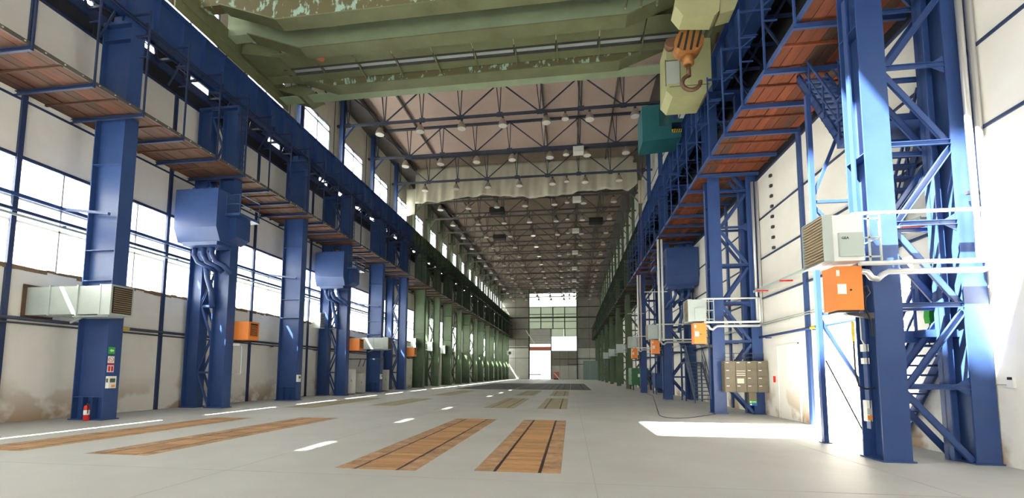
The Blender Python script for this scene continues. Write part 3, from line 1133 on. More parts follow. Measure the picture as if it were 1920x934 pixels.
walkway(-15.4, -18.3, 11.05, 5, SPL, 11.6, NAVY, 1, 'high boarded walkway along the left wall, brown planks on blue brackets', PLANK2, PLANK3, False, 15.0)
walkway(-15.4, -18.3, 11.05, SPL, Y1, 44.8, GREEND, 1, 'far boarded walkway along the left wall on dark green brackets', PLANK2, PLANK, False, 15.0)
walkway(5.56, 7.95, 10.3, 5, SPL, 12.54, BLUE, 1, 'high boarded walkway along the right wall, orange-red planks on blue brackets', PLANK, PLANK2, True, 13.5)
walkway(5.56, 7.95, 10.3, SPL, Y1, 44.2, GREEND, 1, 'far boarded walkway along the right wall on dark green brackets', PLANK2, PLANK, True, 13.5)

# ================================================================== HOPPER BOXES


def hopper(loc, label, m):
    """hangs in front of a lattice column; origin at its lower back hall-side corner, body towards -y and -x"""
    t = thing('hopper_box', label, 'hopper box', loc, 0, 'blue hopper boxes on the lattice columns')
    M().prism([(-1.2, .6), (-.95, 0), (0, 0), (0, 2.4), (-1.2, 2.4)], 'x', -2.15, 0).build('casing', m, t)
    M().box(-1.85, -.1, -1.0, -.1, -.17, 0).build('outlet_neck', m, t)
    for k in range(3):
        x = -1.6 + k * .45
        M().tube([(x, -.55, -.15), (x, -.6, -.5), (x + .12, -.5, -.8), (x + .35, -.2, -.95), (x + .5, .05, -1.1 - .1 * k)], .11, 10).build('outlet_pipe', m, t, True)
    M().tube([(-1.35, -.2, -.8), (-1.3, -.1, -1.5), (-1.15, 0, -2.1), (-1.0, -.05, -2.9)], .12, 10).build('long_pipe', m, t, True)
    # platform on hall side with guard rail and a small box below
    M().box(0, .75, -.75, .55, 1.25, 1.37).build('platform', m, t)
    M().prism([(-.1, .1), (.35, .35), (.35, 1.25), (-.1, 1.25)], 'y', -.45, .45).build('side_box', m, t)
    rl = M()
    for p_ in ((.72, -.72), (.72, .52), (.05, -.72)):
        rl.bar((p_[0], p_[1], 1.37), (p_[0], p_[1], 2.25), .035)
    for z in (1.8, 2.25):
        rl.bar((.72, -.72, z), (.72, .52, z), .03).bar((.05, -.72, z), (.72, -.72, z), .03)
    rl.build('guard_rail', m, t)
    M().box(-2.0, -.2, -1.0, -.2, 2.4, 2.47).box(-1.6, -1.45, -.9, -.75, 2.47, 2.6).box(-.8, -.65, -.9, -.75, 2.47, 2.6).build('lid', m, t)
    return t


hb = hopper((-15.75, 18.45, 7.6), 'large blue hopper box on the nearest left lattice column', BLUE)
dup(hb, (-15.75, 29.55, 7.75), label='blue hopper box on the second left lattice column')
dup(hb, (8.0 - 1.85 + 0.0, 28.6, 7.2), label='dark blue hopper box on the third right lattice column', mirror=True)
hr = [o for o in C.objects if o.name.startswith('hopper_box') and o['label'].startswith('dark blue')][0]
hr.location = (6.02, 29.4, 7.2)
hr.scale = (-.9, 1, 1)

# ================================================================== AIR DUCTS, HEATERS
t = thing('air_handling_duct', 'silver air duct crossing the first single left column, louvre at its end', 'air duct', (-15.0, 12.4, 3.58), 0, 'silver ducts from the left wall')
M().box(-3.37, -2.4, 0, .7, 0, .95).build('duct_section', GALV, t)
M().box(-2.38, -1.3, -.01, .71, 0, .95).build('duct_section', GALV, t)
M().box(-1.28, -.42, 0, .7, 0, .95).build('duct_section', GALV, t)
for x in (-2.39, -1.29, -.41):
    M().box(x - .03, x + .03, -.04, .74, -.04, .99).build('duct_flange', GALV, t)
M().box(-.40, 0, -.03, .73, -.03, .98).build('louvre_housing', GALV, t)
lv = M().ob((.02, .06, 0), (.02, .64, 0), (1, 0, -1), -.035, .035, -.006, .006).mesh('louvre_blade', mat('louvre_brown_metal', (.30, .22, .14), .5, .3))
for k in range(12):
    put('louvre_blade', lv, t, (0, 0, .09 + k * .07))
M().box(.0, .012, .03, .67, .03, .92).build('louvre_back', BLACK, t)
M().box(-3.37, -3.33, -.1, .8, -.1, 1.05).build('wall_collar', RUST, t)
M().box(-1.6, -.2, .1, .6, -.08, -.03).bar((-1.9, .3, -.25), (-1.4, .3, -.05), .05).build('support_bracket', GALV, t)
dup(t, (-15.0, 34.5, 3.6), label='silver air duct crossing the third single left column')


def orange_heater(loc, label, group, wd=.8):
    t = thing('orange_heater', label, 'heater', loc, 0, group)
    M().box(-wd, 0, 0, .7, 0, .88).build('casing', ORANGE, t)
    g_ = M().box(0, .012, .12, .6, .18, .8)
    g_.build('grille_back', BLACK, t)
    s_ = M().box(.012, .03, .12, .6, 0, .025).mesh('grille_bar', ORANGE)
    for k in range(8):
        put('grille_bar', s_, t, (0, 0, .2 + k * .07))
    M().bar((-wd - .3, .3, -.06), (0, .3, -.06), .06).bar((-wd - .3, .6, -.06), (0, .6, -.06), .06).build('support_bracket', STEEL, t)
    M().tube([(-wd, .2, .5), (-wd - .25, .2, .55), (-wd - .35, .3, .3)], .04, 8).build('gas_pipe', STEEL, t, True)
    return t


oh = orange_heater((-15.3, 19.02, 3.22), 'orange box heater on the nearest left lattice column', 'orange heaters by the left wall')
for y, l_ in ((29.4, 'orange box heater on the second left lattice column, duct beside it'), (40.8, 'orange box heater on the last blue left lattice column')):
    dup(oh, (-15.3, {29.4: 30.12, 40.8: 41.42}[y], 3.25), label=l_)


def text_mesh(s_, size, m, parent, loc, rot):
    cu = bpy.data.curves.new('lettering', 'FONT')
    cu.body = s_
    cu.size = size
    cu.extrude = .003
    cu.resolution_u = 2
    o_ = bpy.data.objects.new('tmp', cu)
    C.objects.link(o_)
    dg = bpy.context.evaluated_depsgraph_get()
    me_ = bpy.data.meshes.new_from_object(o_.evaluated_get(dg))
    bpy.data.objects.remove(o_)
    me_.materials.clear()
    me_.materials.append(m)
    r_ = put('lettering', me_, parent, loc)
    r_.rotation_euler = rot
    return r_


def wall_heater(loc, label, text=None):
    """grey finned air heater; hall face (fins) towards -x"""
    t = thing('finned_air_heater', label, 'air heater', loc, 0, 'grey finned air heaters on the right columns')
    M().box(.16, .72, 0, .75, 0, .92).build('casing', GALV if text is None else WHITEP, t)
    fm = M().ob((.0, 0, 0), (.0, .75, 0), (1, 0, -.45), 0, .17, -.006, .006).mesh('fin', mat('fin_metal', (.62, .52, .38), .4, .4) if 'fin_metal' not in bpy.data.materials else bpy.data.materials['fin_metal'])
    for k in range(15):
        put('fin', fm, t, (0, 0, .08 + k * .059))
    M().box(.1, .16, .02, .73, .03, .89).build('coil', BLACK, t)
    M().box(-.01, .17, -.015, .0, 0, .92).box(-.01, .17, .75, .765, 0, .92).box(-.01, .17, 0, .75, .92, .935).box(-.01, .17, 0, .75, -.02, .0).build('fin_housing', GALV, t)
    M().box(.26, .7, -.05, 0, .08, .55).build('cover', GALV, t)
    fr = M()
    for z in (.08, .46, .84):
        fr.bar((.72, .05, z), (1.05, .05, z), .03).bar((.72, .7, z), (1.05, .7, z), .03)
    fr.bar((1.05, .05, .46), (1.05, .7, .46), .03)
    for x in (.85, 1.05):
        fr.bar((x, .05, 0), (x, .05, .92), .03).bar((x, .7, 0), (x, .7, .92), .03)
    fr.build('mounting_frame', GALV, t)
    if text:
        text_mesh(text, .07, BLACK, t, (.3, -.052, .42), (R(90), 0, 0))
    return t


def boiler(loc, label):
    t = thing('orange_burner_box', label, 'burner box', loc, 0, 'orange burner boxes on the right columns')
    M().box(0, .5, 0, .42, 0, .88).build('casing', ORANGE, t)
    M().box(.04, .2, -.006, 0, .32, .52).box(.03, .09, -.006, 0, .68, .8).build('sticker', PAPER, t)
    M().lathe((.28, 0, .4), [(.02, -.012), (.02, 0)], 8, 'y').build('knob', BLACK, t)
    M().box(.05, .45, .05, .38, -.04, 0).build('base_tray', STEEL, t)
    M().prism([(.25, -.04), (.77, -.04), (.77, -.16), (.3, -.08)], 'y', .15, .25).build('support_arm', STEEL, t)
    M().tube([(.5, .2, .6), (.62, .2, .55), (.66, .2, .3), (.6, .15, .1), (.7, .15, -.2), (.72, .15, -.5)], .018, 6).build('cable', BLACK, t, True)
    M().tube([(.5, .1, .3), (.6, .1, .25), (.68, .1, .35), (.64, .1, .5), (.55, .1, .45)], .014, 6).build('cable', STEEL, t, True)
    return t


def pipes(y, label, top=6.3):
    t = thing('heating_pipes', label, 'pipes', (5.7, y, 3.6), 0, 'heating pipes at the right columns')
    # supply and return to the air heater
    M().tube([(-.2, -.25, 1.25), (2.1, -.25, 1.25)], .035, 8).build('supply_pipe', WHITEP, t, True)
    M().tube([(-.1, -.25, .25), (2.1, -.25, .25), (2.12, -.25, .3), (2.12, -.25, 1.25)], .045, 8).build('return_pipe', WHITEP, t, True)
    # flue from the burner box
    M().tube([(0, -.12, .12), (.1, -.14, .1), (.16, -.16, -.02), (.26, -.17, -.05), (.34, -.17, .03), (.45, -.17, .09), (2.1, -.17, .09), (2.19, -.17, .14), (2.22, -.17, .3), (2.22, -.17, top)], .06, 10).build('flue_pipe', SILVER, t, True)
    M().tube([(2.05, -.17, .3), (2.05, -.17, top)], .055, 10).build('flue_pipe', SILVER, t, True)
    M().box(1.98, 2.29, -.12, -.06, 1.6, 1.66).build('pipe_clamp', STEEL, t)
    return t


NM = ['nearest', 'second', 'third', 'fourth']
for i, y in enumerate(RTOW):
    wall_heater((4.95, y - .3, 3.9), '%s finned air heater on the %s right lattice column' % ('large grey' if i == 0 else 'grey', NM[i]), 'GEA' if i == 0 else None)
    boiler((5.2, y - .15, 2.95), 'orange burner box on the %s right lattice column' % NM[i])
    pipes(y, 'silver and white heating pipes at the %s right lattice column' % NM[i], 3.3 if i == 2 else 6.3)
for i, y in enumerate(RGRN[:3]):
    wall_heater((4.95, y - .3, 3.9), 'grey finned air heater on the %s green right lattice column' % ORD[i])
for i in (2, 3):
    t = thing('riser_pipes', 'pair of tall white riser pipes in front of the %s right column' % NM[i], 'pipes', ((5.55 if i == 2 else 5.8), RTOW[i] - (1.1 if i == 2 else .2), 3.7), 0, 'riser pipes')
    for dx in (0, .22):
        M().tube([(dx, 0, 0), (dx, 0, 6.5)], .07, 8).build('pipe', WHITEP, t, True)
    M().box(-.9, .5, -.02, .02, 3.1, 3.16).box(-.06, .3, -.02, .02, 0.1, .15).build('pipe_bracket', GALV, t)

# small fan heaters by the left wall
for i, (x, y, z) in enumerate(((-18.25, 28.85, 4.8), (-17.35, 45.8, 4.3), (-17.35, 51.5, 4.3), (-17.35, 57, 4.2))):
    lab = ['pale green louvred fan heater on the second left lattice column', 'pale fan heater on the first green left column', 'pale fan heater on the second green left column', 'pale fan heater on the third green left column'][i]
    t = thing('fan_heater', lab, 'air heater', (x, y, z), 0, 'pale fan heaters by the left wall')
    M().box(0, .6, 0, .6, 0, 1.1).build('casing', GALV, t)
    for k in range(8):
        M().box(.6, .63, .05, .55, .1 + k * .12, .16 + k * .12).build('louvre', STEEL, t)
    M().bar((-.9, .3, .15), (0, .3, .15), .05).bar((-.9, .3, .95), (0, .3, .95), .05).build('support_arm', WHITEP, t)

# ================================================================== PIPE RUNS ON THE WALLS
t = thing('cable_tray', 'blue cable tray with conduits along the left window band', 'cable tray', (-18.27, 2, 7.0))
M().box(-.05, .05, 0, 42, 0, .1).build('conduit', NAVY, t)
M().box(-.05, .04, 0, 42, -.16, -.08).build('conduit', GALV, t)
M().box(-.05, .05, 0, 42, .5, .62).build('conduit', BLUE, t)
for k in range(9):
    M().box(-.13, .12, 2 + 4.6 * k, 2.05 + 4.6 * k, -.12, -.06).build('tray_bracket', NAVY, t)
for y in (13.3, 24.1, 35.5):
    M().bar((.05, y - 2.12, .56), (1.95, y - 2.12, .3), .09).build('arm', BLUE, t)
t = thing('wall_pipe', 'long grey service pipe at shoulder height along the left wall', 'pipe', (-18.29, 2, 3.45))
M().tube([(0, 0, 0), (0, 56, 0)], .06, 8).build('pipe', TRUSS, t, True)
M().tube([(.05, 0, -.16), (.05, 56, -.16)], .035, 8).build('small_pipe', STEEL, t, True)
for k in range(12):
    M().box(-.2, .12, 4.3 + 4.6 * k, 4.36 + 4.6 * k, -.24, -.2).build('pipe_bracket', STEEL, t)
M().tube([(0, 13.5, 0), (0, 13.9, 0)], .064, 8).build('marker_band', YELLOW, t, True)
t = thing('wall_pipe', 'long blue service pipe with yellow band along the right wall', 'pipe', (7.82, 10.3, 3.2))
SEG = [(.1, 9.15), (10.05, 19.1), (20.0, 28.6), (29.5, 38.6)]
for a_, b3 in SEG:
    M().tube([(0, a_, 0), (0, b3, 0)], .05, 8).build('pipe', BLUE, t, True)
M().tube([(0, 4.9, 0), (0, 5.2, 0)], .054, 8).build('marker_band', YELLOW, t, True)
for k in range(12):
    M().box(-.04, .18, 1.5 + 3.5 * k, 1.56 + 3.5 * k, -.09, -.05).build('pipe_bracket', BLUE, t)
t = thing('cable_tray', 'grey cable tray on red brackets high along the right wall', 'cable tray', (7.75, 10.4, 5.05))
for a_, b3 in SEG:
    M().box(-.1, .05, a_, b3 - .1, .04, .09).box(-.12, -.1, a_, b3 - .1, .04, .12).build('tray', GALV, t)
    M().box(.18, .25, a_, b3 - .1, -.26, -.2).build('brace_rail', NAVY, t)
for k in range(20):
    M().bar((-.2, .5 + 2 * k, .02), (.24, .5 + 2 * k, .02), .05).build('tray_bracket', REDP, t)
t = thing('conduit_run', 'thin bundle of grey conduits along the right wall below the tray', 'conduit', (7.86, 10.4, 3.7))
for a_, b3 in SEG:
    M().tube([(0, a_, 0), (0, b3 - .1, 0)], .025, 6).build('conduit', GALV, t, True)
    M().tube([(0, a_, .07), (0, b3 - .1, .07)], .018, 6).build('conduit', GALV, t, True)
for k in range(20):
    M().box(-.03, .12, .8 + 2 * k, .84 + 2 * k, -.05, -.02).build('clip', GALV, t)
# metal rungs on the right wall
t = thing('wall_rungs', 'row of small dark rungs up the right wall beside the second column', 'rungs', (7.97, 18.1, 6.6))
for k in range(8):
    M().box(-.06, .03, 0, .12, k * .42, k * .42 + .1).build('rung', STEEL, t)

# ================================================================== STAIRS


def flight(x0, x1, pa, pb, n_, label, m, rails=True, both=True):
    """stair along Y from pa=(y,z) up to pb"""
    (ya, za), (yb, zb) = pa, pb
    t = thing('steel_stair', label, 'stairs', ((x0 + x1) / 2, ya, za))
    hw = (x1 - x0) / 2
    dy, dz = yb - ya, zb - za
    for sx_ in (-hw, hw):
        M().chan((sx_, 0, 0.1 if za < .2 else 0), (sx_, dy, dz), (0, 0, 1), .2, .05, .012, 1 if sx_ < 0 else -1).build('stringer', m, t)
        if rails and (both or sx_ < 0):
            rl = M()
            for f_ in (.0, .33, .66, 1.0):
                rl.bar((sx_, dy * f_, dz * f_), (sx_, dy * f_, dz * f_ + 1.0), .04)
            rl.bar((sx_, 0, 1.0), (sx_, dy, dz + 1.0), .05)
            rl.bar((sx_, 0, .5), (sx_, dy, dz + .5), .03)
            rl.build('handrail', m, t)
    tm_ = M().box(-hw, hw, -.13, .13, -.015, .03).mesh('tread', m)
    for k in range(1, n_ + 1):
        put('tread', tm_, t, (0, dy * k / (n_ + 1), dz * k / (n_ + 1)))
    return t


flight(7.25, 7.9, (12.0, 0), (10.3, 2.5), 11, 'blue steel stair flight from the floor behind the nearest right column', BLUE, True, False)
flight(7.2, 7.85, (11.9, 4.6), (10.6, 7.2), 10, 'blue steel stair flight halfway up behind the nearest right column', BLUE)
flight(6.55, 7.3, (11.25, 7.35), (13.0, 10.2), 11, 'blue steel stair flight rising to the right boarded walkway', BLUE)
t = thing('stair_tower', 'blue post frame with landings around the stair behind the nearest right column', 'stair tower', (6.2, 11.9, 0))
M().bar((0, 0, 0), (0, 0, 9.0), .11).build('post', BLUE, t)
M().bar((1.6, .4, 0), (1.6, .4, 9.0), .1).build('post', BLUE, t)
M().box(-.1, .1, -.1, .1, 0, .02).build('foot_plate', BLUE, t)
for a_, b3 in (((0, 0, 6.1), (1.6, 0, 6.1)), ((0, 0, 6.0), (1.1, 0, 4.6)), ((0, 0, 6.2), (.9, 0, 8.4)), ((0, 0, 3.2), (1.6, 0, 3.2)), ((0, 0, 3.1), (1.0, 0, 1.2))):
    M().bar(a_, b3, .07).build('brace', BLUE, t)
M().box(.9, 1.72, -2.0, -1.55, 2.45, 2.6).build('landing', BLUE, t)
M().box(.3, 1.72, -1.75, -1.65, 2.35, 2.6).build('landing_beam', BLUE, t)
M().box(.3, 1.72, -1.75, -.6, 7.2, 7.35).build('landing', BLUE, t)
M().box(.9, 1.72, -.1, .5, 4.45, 4.6).build('landing', BLUE, t)
for z in (1.0, .5):
    M().bar((.3, -1.75, 7.35 + z), (.3, -.6, 7.35 + z), .04).build('guard_rail', BLUE, t)
flight(6.95, 7.9, (26.2, 0), (28.0, 2.4), 10, 'grey-blue steel stair with handrails beyond the lockers', mat('grey_blue_paint', (.10, .13, .19), .5))
t = thing('stair_landing', 'grey-blue landing at the top of the stair beyond the lockers', 'landing', (7.42, 28.05, 2.3))
M().box(-.5, .5, 0, 1.1, 0, .08).build('deck', bpy.data.materials['grey_blue_paint'], t)
for x in (-.48, .45):
    M().bar((x, .05, 0), (x, .05, -2.3), .07).bar((x, 1.05, 0), (x, 1.05, -2.3), .07).build('leg', BLUE, t)
M().bar((-.48, .05, 1.1), (-.48, 1.05, 1.1), .04).bar((-.48, 1.05, 1.1), (-.48, 1.05, 0), .04).bar((-.48, 1.05, .55), (.45, 1.05, .55), .03).bar((-.48, 1.05, 1.1), (.45, 1.05, 1.1), .04).build('guard_rail', bpy.data.materials['grey_blue_paint'], t)

# ================================================================== LOCKER BANK etc. at second right column
t = thing('locker_bank', 'khaki bank of sixteen small lockers fixed across the second right column', 'lockers', (6.28, 19.15, .93), 0)
M().box(0, 1.68, .03, .4, 0, 1.28).build('body', BROWNBOX, t)
for i in range(4):
    for j in range(4):
        dd = M().box(.012 + i * .42, .408 + i * .42, 0, .03, .012 + j * .32, .308 + j * .32).build('locker_door', BROWNBOX, t)
        if (i, j) not in ((1, 1), (1, 2)):
            M().box(.06 + i * .42, .17 + i * .42, -.004, 0, .24 + j * .32, .265 + j * .32).build('name_plate', PAPER, dd)
M().box(.48, .74, -.006, .0, .36, .56).build('notice', mat('yellowed_paper', (.70, .62, .44), .8), t)
for z in (.68, .76, .86):
    M().box(.46, .8, -.006, .0, .0 + z, .02 + z).build('label_strip', PAPER, t)
rl = M()
for x in (.05, .45, .85, 1.25, 1.6):
    rl.bar((x, .2, 1.28), (x, .2, 1.6), .02)
rl.bar((.05, .2, 1.6), (1.6, .2, 1.6), .025).bar((.05, .2, 1.44), (1.6, .2, 1.44), .015)
rl.build('top_rail', TRUSS, t)
t = thing('distribution_box', 'grey-brown switch box with green and blue signs below the lockers', 'switch box', (7.2, 19.2, .46), 0)
M().box(0, .3, 0, .2, 0, .46).build('casing', BROWNBOX, t)
M().box(.0, .3, -.012, .0, .02, .13).build('sign', GREENP, t)
M().box(.0, .3, -.012, .0, -.07, .018).build('sign', BLUEP, t)
M().box(.03, .09, -.014, -.012, .05, .11).box(.12, .27, -.014, -.012, .07, .09).box(.04, .1, -.014, -.012, -.05, 0).build('sign_mark', PAPER, t)
tag(M().box(7.96, 8.0, 18.6, 18.72, 1.35, 1.6).build('call_point', REDP), 'small red call box on the right wall beside the lockers', 'call box')

# ================================================================== small things on and round the nearest right column
t = thing('wall_socket', 'small white socket box on the right wall beside the nearest column', 'socket', (7.95, 9.2, 1.45))
M().box(0, .05, -.06, .06, 0, .2).build('casing', WHITEP, t)
M().box(-.005, 0, -.05, .04, .15, .2).build('cap', BLACK, t)
M().tube([(.03, .06, .06), (.03, .5, .06)], .008, 6).build('cable', GALV, t)
t = thing('junction_box', 'white junction boxes on the hall side of the nearest right column', 'junction box', (5.88, 9.75, 1.9))
M().box(0, .1, 0, .1, .25, .4).box(0, .1, 0, .1, 0, .12).build('casing', WHITEP, t)
M().tube([(.05, .05, .4), (.0, .05, .5), (.0, .05, 1.2)], .012, 6).build('cable', WHITEP, t)
t = thing('notice_box', 'small white holder with orange stickers low on the nearest right column', 'notice box', (5.88, 9.75, .75))
M().box(0, .09, 0, .12, 0, .42).build('casing', WHITEP, t)
M().box(.0, .09, -.004, 0, .03, .12).build('sticker', ORANGE, t)
M().box(.0, .09, -.004, 0, .14, .26).build('sticker', GREY, t)
tag(M().tube([(5.62, 9.6, 2.35), (5.62, 9.6, 2.75)], .025, 8).build('yellow_sleeve', YELLOW), 'yellow cable sleeve beside the nearest right column', 'cable sleeve')
t = thing('cable_loop', 'looped cable hanging at the hall side of the nearest right column', 'cable', (5.75, 9.6, 1.4))
M().tube([(-.13, 0, .95), (-.13, 0, .35), (-.08, 0, .05), (.05, 0, .0), (.2, 0, .02)], .018, 6).build('cable', BLACK, t, True)
t = thing('blue_switch_cabinet', 'blue cabinet hung between the legs of the nearest right column', 'cabinet', (7.35, 10.3, 3.1))
M().box(0, .6, 0, .2, 0, .75).build('casing', BLUE, t)
M().box(.03, .57, -.012, 0, .03, .72).build('door', BLUE, t)
t = thing('green_plug_box', 'bright green plug box with cables under the blue cabinet', 'plug box', (7.55, 10.32, 2.78))
M().prism([(0, 0), (.17, 0), (.19, .12), (.17, .3), (.0, .3), (-.02, .14)], 'y', 0, .15).build('casing', GREENP, t)
for dx in (.04, .12):
    M().tube([(dx, .07, 0), (dx - .02, .07, -.2), (dx - .08 + dx, .07, -.45)], .014, 6).build('cable', STEEL, t, True)
t = thing('leaning_rod', 'thin black rod leaning against the nearest right column', 'rod', (7.1, 11.75, .02))
M().tube([(-.0, 0, 0), (-.98, -.2, 2.0)], .018, 6).build('shaft', BLACK, t)
t = thing('floor_cable', 'thin dark cable curving over the floor from the second right column', 'cable', (0, 0, .008))
pts = [(5.95, 19.4), (5.3, 18.6), (4.4, 17.6), (3.75, 17.4), (3.5, 18.2), (3.75, 20.0), (4.4, 24.0), (5.2, 29.0), (6.0, 34.0), (6.2, 38.8)]
sm_ = []
for i in range(len(pts) - 1):
    p0, p1, p2, p3 = [Vector(pts[max(0, min(len(pts) - 1, k))]) for k in (i - 1, i, i + 1, i + 2)]
    for j in range(6):
        u = j / 6
        v = .5 * ((2 * p1) + (p2 - p0) * u + (2 * p0 - 5 * p1 + 4 * p2 - p3) * u * u + (3 * p1 - p0 - 3 * p2 + p3) * u ** 3)
        sm_.append((v.x, v.y, 0))
M().tube(sm_, .013, 6).build('cable', BLACK, t, True)

# ================================================================== things on and round the left columns
t = thing('fire_extinguisher', 'red fire extinguisher standing at the first single left column', 'fire extinguisher', (-16.5, 13.12, 0))
M().lathe((0, 0, 0), [(.075, 0), (.085, .02), (.085, .44), (.07, .5), (.03, .53)], 16).build('cylinder', REDP, t, True)
M().lathe((0, 0, 0), [(.086, .2), (.0865, .36)], 16).build('label_band', PAPER, t)
M().lathe((0, 0, 0), [(.03, .53), (.03, .58)], 10).build('valve', STEEL, t)
M().bar((-.02, 0, .58), (.1, 0, .62), .02).bar((-.02, 0, .6), (.09, 0, .66), .015).build('handle', BLACK, t)
M().tube([(.03, -.02, .56), (.1, -.05, .5), (.11, -.06, .25)], .012, 6).build('hose', BLACK, t)
t = thing('notice_box', 'white box with green label on the foot of the first single left column', 'notice box', (-16.04, 13.28, 1.1))
M().box(0, .12, 0, .26, 0, .42).build('casing', WHITEP, t)
M().box(.12, .124, .04, .22, .2, .34).box(.02, .1, -.004, 0, .2, .34).build('label', GREEN, t)
M().box(.12, .124, .1, .22, .03, .12).build('sticker', ORANGE, t)
for nme, z, m, lab, shp in (('safety_sign', 2.3, GREENP, 'small green safety sign on the first single left column, topmost', 0), ('safety_sign', 1.98, REDP, 'small round red prohibition sign on the first single left column', 1), ('safety_sign', 1.66, REDP, 'small red and white fire sign, lowest on the first left column', 2)):
    t = thing(nme, lab, 'sign', (-16.045, 13.3, z), 0, 'safety signs on the first left column')
    M().box(0, .006, 0, .22, 0, .24).build('plate', m if shp == 0 else PAPER, t)
    if shp == 0:
        M().prism([(.04, .12), (.1, .06), (.1, .09), (.18, .09), (.18, .15), (.1, .15), (.1, .18)], 'x', .006, .01).build('arrow', PAPER, t)
    elif shp == 1:
        r_ = M()
        for k in range(16):
            a0, a1 = 6.283 * k / 16, 6.283 * (k + 1) / 16
            r_.bar((.009, .11 + .085 * math.cos(a0), .12 + .085 * math.sin(a0)), (.009, .11 + .085 * math.cos(a1), .12 + .085 * math.sin(a1)), .018, .006)
        r_.bar((.009, .05, .18), (.009, .17, .06), .016, .006)
        r_.build('ring', REDP, t)
        M().box(0, .006, 0, .22, -.06, -.01).build('strip', REDP, t)
    else:
        M().box(.006, .01, .03, .1, .03, .21).box(.006, .01, .13, .2, .03, .21).build('symbol', REDP, t)
# same small white boxes on the next single columns
for y, l_ in ((24.0, 'white box on the foot of the second single left column'), (35.4, 'white box on the foot of the third single left column')):
    t = thing('notice_box', l_, 'notice box', (-16.04, y - .02, 1.1))
    M().box(0, .12, 0, .26, 0, .42).build('casing', WHITEP, t)
    M().box(.12, .124, .04, .22, .2, .34).build('label', GREEN, t)
t = thing('gate_frame', 'thin grey rectangular tube frame beside the nearest left lattice column', 'frame', (-15.95, 18.9, 1.6))
M().tube([(0, 0, 0), (.45, 0, 0), (.45, 0, 1.3), (.1, 0, 1.3)], .025, 8).build('tube', GALV, t)
M().box(.0, .35, -.04, .04, 1.32, 1.42).build('clamp', WHITEP, t)
# cabinets between the second lattice column and the third single column
for i, (x, y, wd, dp, ht, m, lab) in enumerate(((-17.2, 31.4, .8, .5, 1.9, WHITEP, 'tall white switch cabinet beyond the second left lattice column'),
                                               (-17.0, 33.0, .6, .5, 1.6, GREY, 'tall grey switch cabinet just before the third single left column'),
                                               (-16.9, 37.2, .7, .5, 1.9, GREY, 'tall grey cabinet just beyond the third single left column'))):
    t = thing('switch_cabinet', lab, 'cabinet', (x, y, 0))
    M().box(0, wd, 0, dp, .06, ht).build('casing', m, t)
    M().box(.03, wd - .03, -.015, 0, .12, ht - .05).build('door', m, t)
    M().box(wd - .1, wd - .07, -.03, -.015, ht * .5, ht * .6).build('handle', BLACK, t)
    M().box(.02, wd - .02, .02, dp - .02, 0, .06).build('plinth', STEEL, t)
t = thing('red_hose_cabinet', 'small red cabinet at the left wall before the third single column', 'cabinet', (-18.38, 34.2, 1.0))
M().box(0, .4, 0, .25, 0, .55).build('casing', REDP, t)
M().box(.02, .38, -.01, 0, .03, .52).build('door', REDP, t)
t = thing('support_rail', 'thin blue rail carrying pipes beside the cabinets at the left', 'rail', (-17.4, 33.8, 2.75))
M().bar((-1, 0, 0), (2.4, 0, 0), .07).build('rail', TRUSS, t)
M().tube([(.4, 0, 0), (.2, 0, -.6)], .03, 6).tube([(.8, 0, 0), (.6, 0, -.6)], .03, 6).build('hook', STEEL, t)

# ================================================================== far machines
t = thing('green_machine', 'green steel skip-like machine beside the far right columns', 'machine', (6.0, 45.2, 0))
M().box(0, 1.6, 0, 2.4, .5, 2.2).build('body', GREENP if False else mat('machine_green', (.03, .16, .06), .5), t)
for x in (.1, 1.4):
    for y in (.1, 2.2):
        M().box(x, x + .12, y, y + .12, 0, .5).build('leg', STEEL, t)
for z in (.9, 1.4, 1.9):
    M().box(-.04, 1.64, -.04, 2.44, z, z + .08).build('band', GREEN, t)
M().box(.6, .95, -.05, -.0, 1.3, 1.6).build('name_plate', PAPER, t)
t = thing('blue_container', 'dark blue open steel bin behind the fourth right column', 'bin', (6.7, 36.6, 0))
M().box(0, 1.1, 0, .05, .55, 1.7).box(0, 1.1, 1.25, 1.3, .55, 1.7).box(0, .05, 0, 1.3, .55, 1.7).box(1.05, 1.1, 0, 1.3, .55, 1.7).box(0, 1.1, 0, 1.3, .5, .55).build('body', BLUE, t)
for x in (.03, 1.0):
    for y in (.03, 1.2):
        M().box(x, x + .07, y, y + .07, 0, .5).build('leg', BLUE, t)
t = thing('teal_partition', 'low speckled teal partition before the far wall at right', 'partition', (2.9, 108, 0))
for k in range(3):
    M().box(k * 1.7, k * 1.7 + 1.66, 0, .15, .0, 4.6).build('panel', mat('speckled_teal', (.16, .25, .24), .7, 0, (.3, .38, .35), 6, .7) if k == 0 else bpy.data.materials['speckled_teal'], t)
t = thing('red_machine', 'small red and white machine beside the far open door', 'machine', (-4.4, 110, 0))
M().box(0, 1.4, 0, 1, .3, 1.9).build('body', CORAL, t)
M().bar((.2, -.1, 1.6), (1.5, -.1, .1), .25).build('chute', WHITEP, t)
M().box(.1, 1.3, .1, .9, 0, .3).build('base', STEEL, t)
t = thing('barrier', 'low trestle barrier standing in the far open door', 'barrier', (-10.6, 112.5, 0))
M().box(0, 3.0, -.06, .06, 1.1, 1.3).build('rail', STEEL, t)
for x in (.4, 2.5):
    M().bar((x, -.3, 0), (x, 0, 1.15), .1).bar((x, .3, 0), (x, 0, 1.15), .1).build('leg', STEEL, t)
t = thing('wall_unit', 'white ventilation unit at the far left corner', 'ventilation unit', (-15.9, 108, 6.0))
M().box(0, 1.6, 0, 1, 0, 1.1).build('casing', WHITEP, t)
M().lathe((.8, -.01, .55), [(.36, -.02), (.36, 0)], 16, 'y').build('fan', STEEL, t)
M().bar((-2.0, .5, .1), (0, .5, .1), .15).build('support_arm', STEEL, t)
